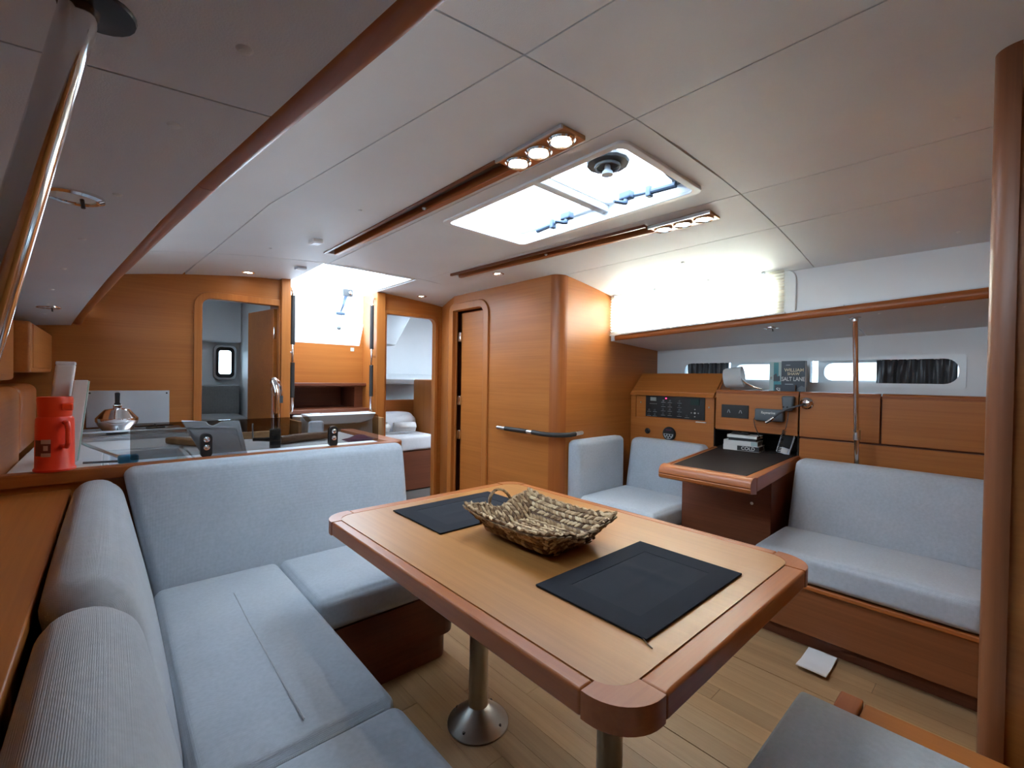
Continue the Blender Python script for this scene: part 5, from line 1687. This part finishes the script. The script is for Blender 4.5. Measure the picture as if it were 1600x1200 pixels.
# chrome gooseneck reading light on the locker
ch = thing('gooseneck_light', 'chrome gooseneck chart light fixed beside the microphone', 'lamp', (2.88, 0.76, 0.98))
MB().lathe([(0.032, 0.0), (0.032, 0.006), (0.024, 0.012), (0.018, 0.026), (0.0, 0.030)], (2.901, 0.760, 1.010), 24, Matrix.Rotation(R(-90), 3, 'Y')).build('base', 'chrome', ch)
MB().tube([(2.875, 0.765, 1.008), (2.845, 0.79, 0.995), (2.825, 0.835, 0.975), (2.820, 0.875, 0.950), (2.82, 0.905, 0.920)], 0.0055, 10).build('neck', 'dark_grey', ch)
MB().tube([(2.82, 0.900, 0.925), (2.82, 0.922, 0.905), (2.82, 0.940, 0.892)], [0.008, 0.010, 0.0085], 12).build('head', 'chrome', ch)
# frosted reading lamp on the shelf
rl = thing('reading_lamp', 'frosted glass reading lamp with chrome arm on the console shelf', 'lamp', (3.0, 1.13, SZ))
axm = Matrix.Rotation(R(90), 3, 'Y') @ Matrix.Rotation(R(-18), 3, 'X')
axd = Vector((0.15, -0.92, 0.12)).normalized()
q = Vector((0, 0, 1)).rotation_difference(axd).to_matrix()
cshade = Vector((2.985, 1.255, 1.145))
sd = MB().lathe([(0.0, 0.0), (0.030, 0.001), (0.058, 0.008), (0.063, 0.020), (0.065, 0.115), (0.0625, 0.115), (0.0605, 0.022), (0.0, 0.006)], cshade, 32, q).build('shade', 'opal_glass', rl)
pe = cshade + axd * 0.10
MB().lathe([(0.020, 0.0), (0.022, 0.02), (0.015, 0.032), (0.0, 0.034)], cshade + axd * 0.080 + Vector((-0.03, 0, 0.0)), 16, q).build('socket', 'chrome', rl)
MB().tube([cshade + axd * 0.10 + Vector((-0.03, 0, 0)), (2.945, 1.105, 1.120), (2.95, 1.06, 1.095), (2.955, 1.01, 1.080)], 0.0055, 10).build('arm', 'chrome', rl)
MB().lathe([(0.024, 0.0), (0.022, 0.010), (0.008, 0.014), (0.006, 0.02)], (2.955, 1.008, SZ), 16).build('foot', 'chrome', rl)

# dark curtains on the hull windows
for (y0, y1, lab) in ((1.335, 1.650, 'gathered black curtain at the far end of the first hull window'), (0.180, 0.505, 'gathered black curtain over the near half of the hull window')):
    cu = thing('window_curtain', lab, 'curtain', (3.2, (y0 + y1) / 2, 1.12), 'black hull window curtains')

    def cur(u, v, y0=y0, y1=y1):
        y = y0 + (y1 - y0) * u
        return (hx(y) + 0.022 + 0.009 * math.sin(u * 44 + 2 * math.sin(u * 9) + v * 2.0) + 0.004 * math.sin(u * 97), y, 1.122 + 0.142 * v)
    MB().sheet(cur, 60, 8).build('cloth', 'curtain_black', cu)
    MB().tube([(hx(y0) + 0.03, y0, 1.258), (hx(y1) + 0.03, y1, 1.258)], 0.003, 6).build('curtain_wire', 'steel', cu)

# ================================================================== BUNK CABIN BEYOND THE DOOR
bn = thing('cabin_bunk', 'wooden bunk in the cabin behind the doorway', 'bunk', (2.6, 4.5, 0))
MB().box(1.72, 3.40, 3.98, 4.99, 0.0, 0.38).build('base', 'darkX', bn, smooth=None)
struct(MB().box(1.72, 3.40, 4.60, 4.66, 0.382, 0.865).build('trim_16', 'solidX', smooth=None), 'wooden board along the back of the bunk')
mt = tag(MB().rbox(1.74, 2.50, 3.985, 4.59, 0.385, 0.535, 0.03, 6, 0.01).build('bunk_mattress', 'bed_linen'), 'white sheeted mattress on the bunk behind the doorway', 'mattress')
tag(MB().rbox(2.03, 2.49, 4.30, 4.57, 0.546, 0.730, 0.085, 8, 0.02).build('bed_pillow', 'bed_linen'), 'plump white pillow on the bunk', 'pillow')
for (x, y, z, a, lab) in ((1.97, 4.16, 0.547, 10, 'left rolled white towel on the bunk'), (2.25, 4.15, 0.547, -12, 'right rolled white towel on the bunk')):
    tw = thing('rolled_towel', lab, 'towel', (x, y, z), 'rolled towels on the bunk')
    sp_ = []
    mm = Matrix.Rotation(R(a), 3, 'Z')
    tm = MB()
    for k in range(61):
        th = k / 60 * 2 * math.pi * 2.5
        rr = 0.012 + 0.046 * k / 60
        sp_.append((rr * math.cos(th), 0.060 + rr * math.sin(th)))
    vs = []
    for (sx, sz) in sp_:
        for yy in (-0.11, 0.11):
            v = mm @ Vector((yy, sx, 0))
            vs.append((x + v.x, y + v.y, z + sz))
    tm.add(vs, [(2 * k, 2 * k + 1, 2 * k + 3, 2 * k + 2) for k in range(60)])
    to = tm.build('roll', 'towel', tw)
    sdf = to.modifiers.new('thickness', 'SOLIDIFY')
    sdf.thickness = 0.010
hlk = thing('hanging_locker', 'wooden hanging locker at the right edge of the bunk cabin doorway', 'cabinet', (2.75, 4.3, 0))
MB().rbox(2.515, 2.90, 4.02, 4.45, 0.382, 1.10, 0.02, 3).build('body', 'veneerZ', hlk)
MB().lathe([(0.012, 0.0), (0.014, 0.012), (0.0, 0.016)], (2.56, 4.02, 0.82), 12, Matrix.Rotation(R(90), 3, 'X')).build('knob', 'chrome', hlk)
struct(MB().prism([(1.70, 1.46), (2.30, 1.46), (2.52, 1.86), (1.70, 1.86)], 4.45, 4.99, XYZ_y).build('trim_14', 'vinyl', bevel=0.02), 'vinyl-lined cockpit moulding inside the bunk cabin')
struct(MB().prism([(4.66, 1.04), (4.99, 1.04), (4.99, 1.16), (4.60, 1.10)], 1.70, 3.40, XYZ_x).build('trim_15', 'gelcoat_matt', bevel=0.01), 'white moulded shelf above the bunk')
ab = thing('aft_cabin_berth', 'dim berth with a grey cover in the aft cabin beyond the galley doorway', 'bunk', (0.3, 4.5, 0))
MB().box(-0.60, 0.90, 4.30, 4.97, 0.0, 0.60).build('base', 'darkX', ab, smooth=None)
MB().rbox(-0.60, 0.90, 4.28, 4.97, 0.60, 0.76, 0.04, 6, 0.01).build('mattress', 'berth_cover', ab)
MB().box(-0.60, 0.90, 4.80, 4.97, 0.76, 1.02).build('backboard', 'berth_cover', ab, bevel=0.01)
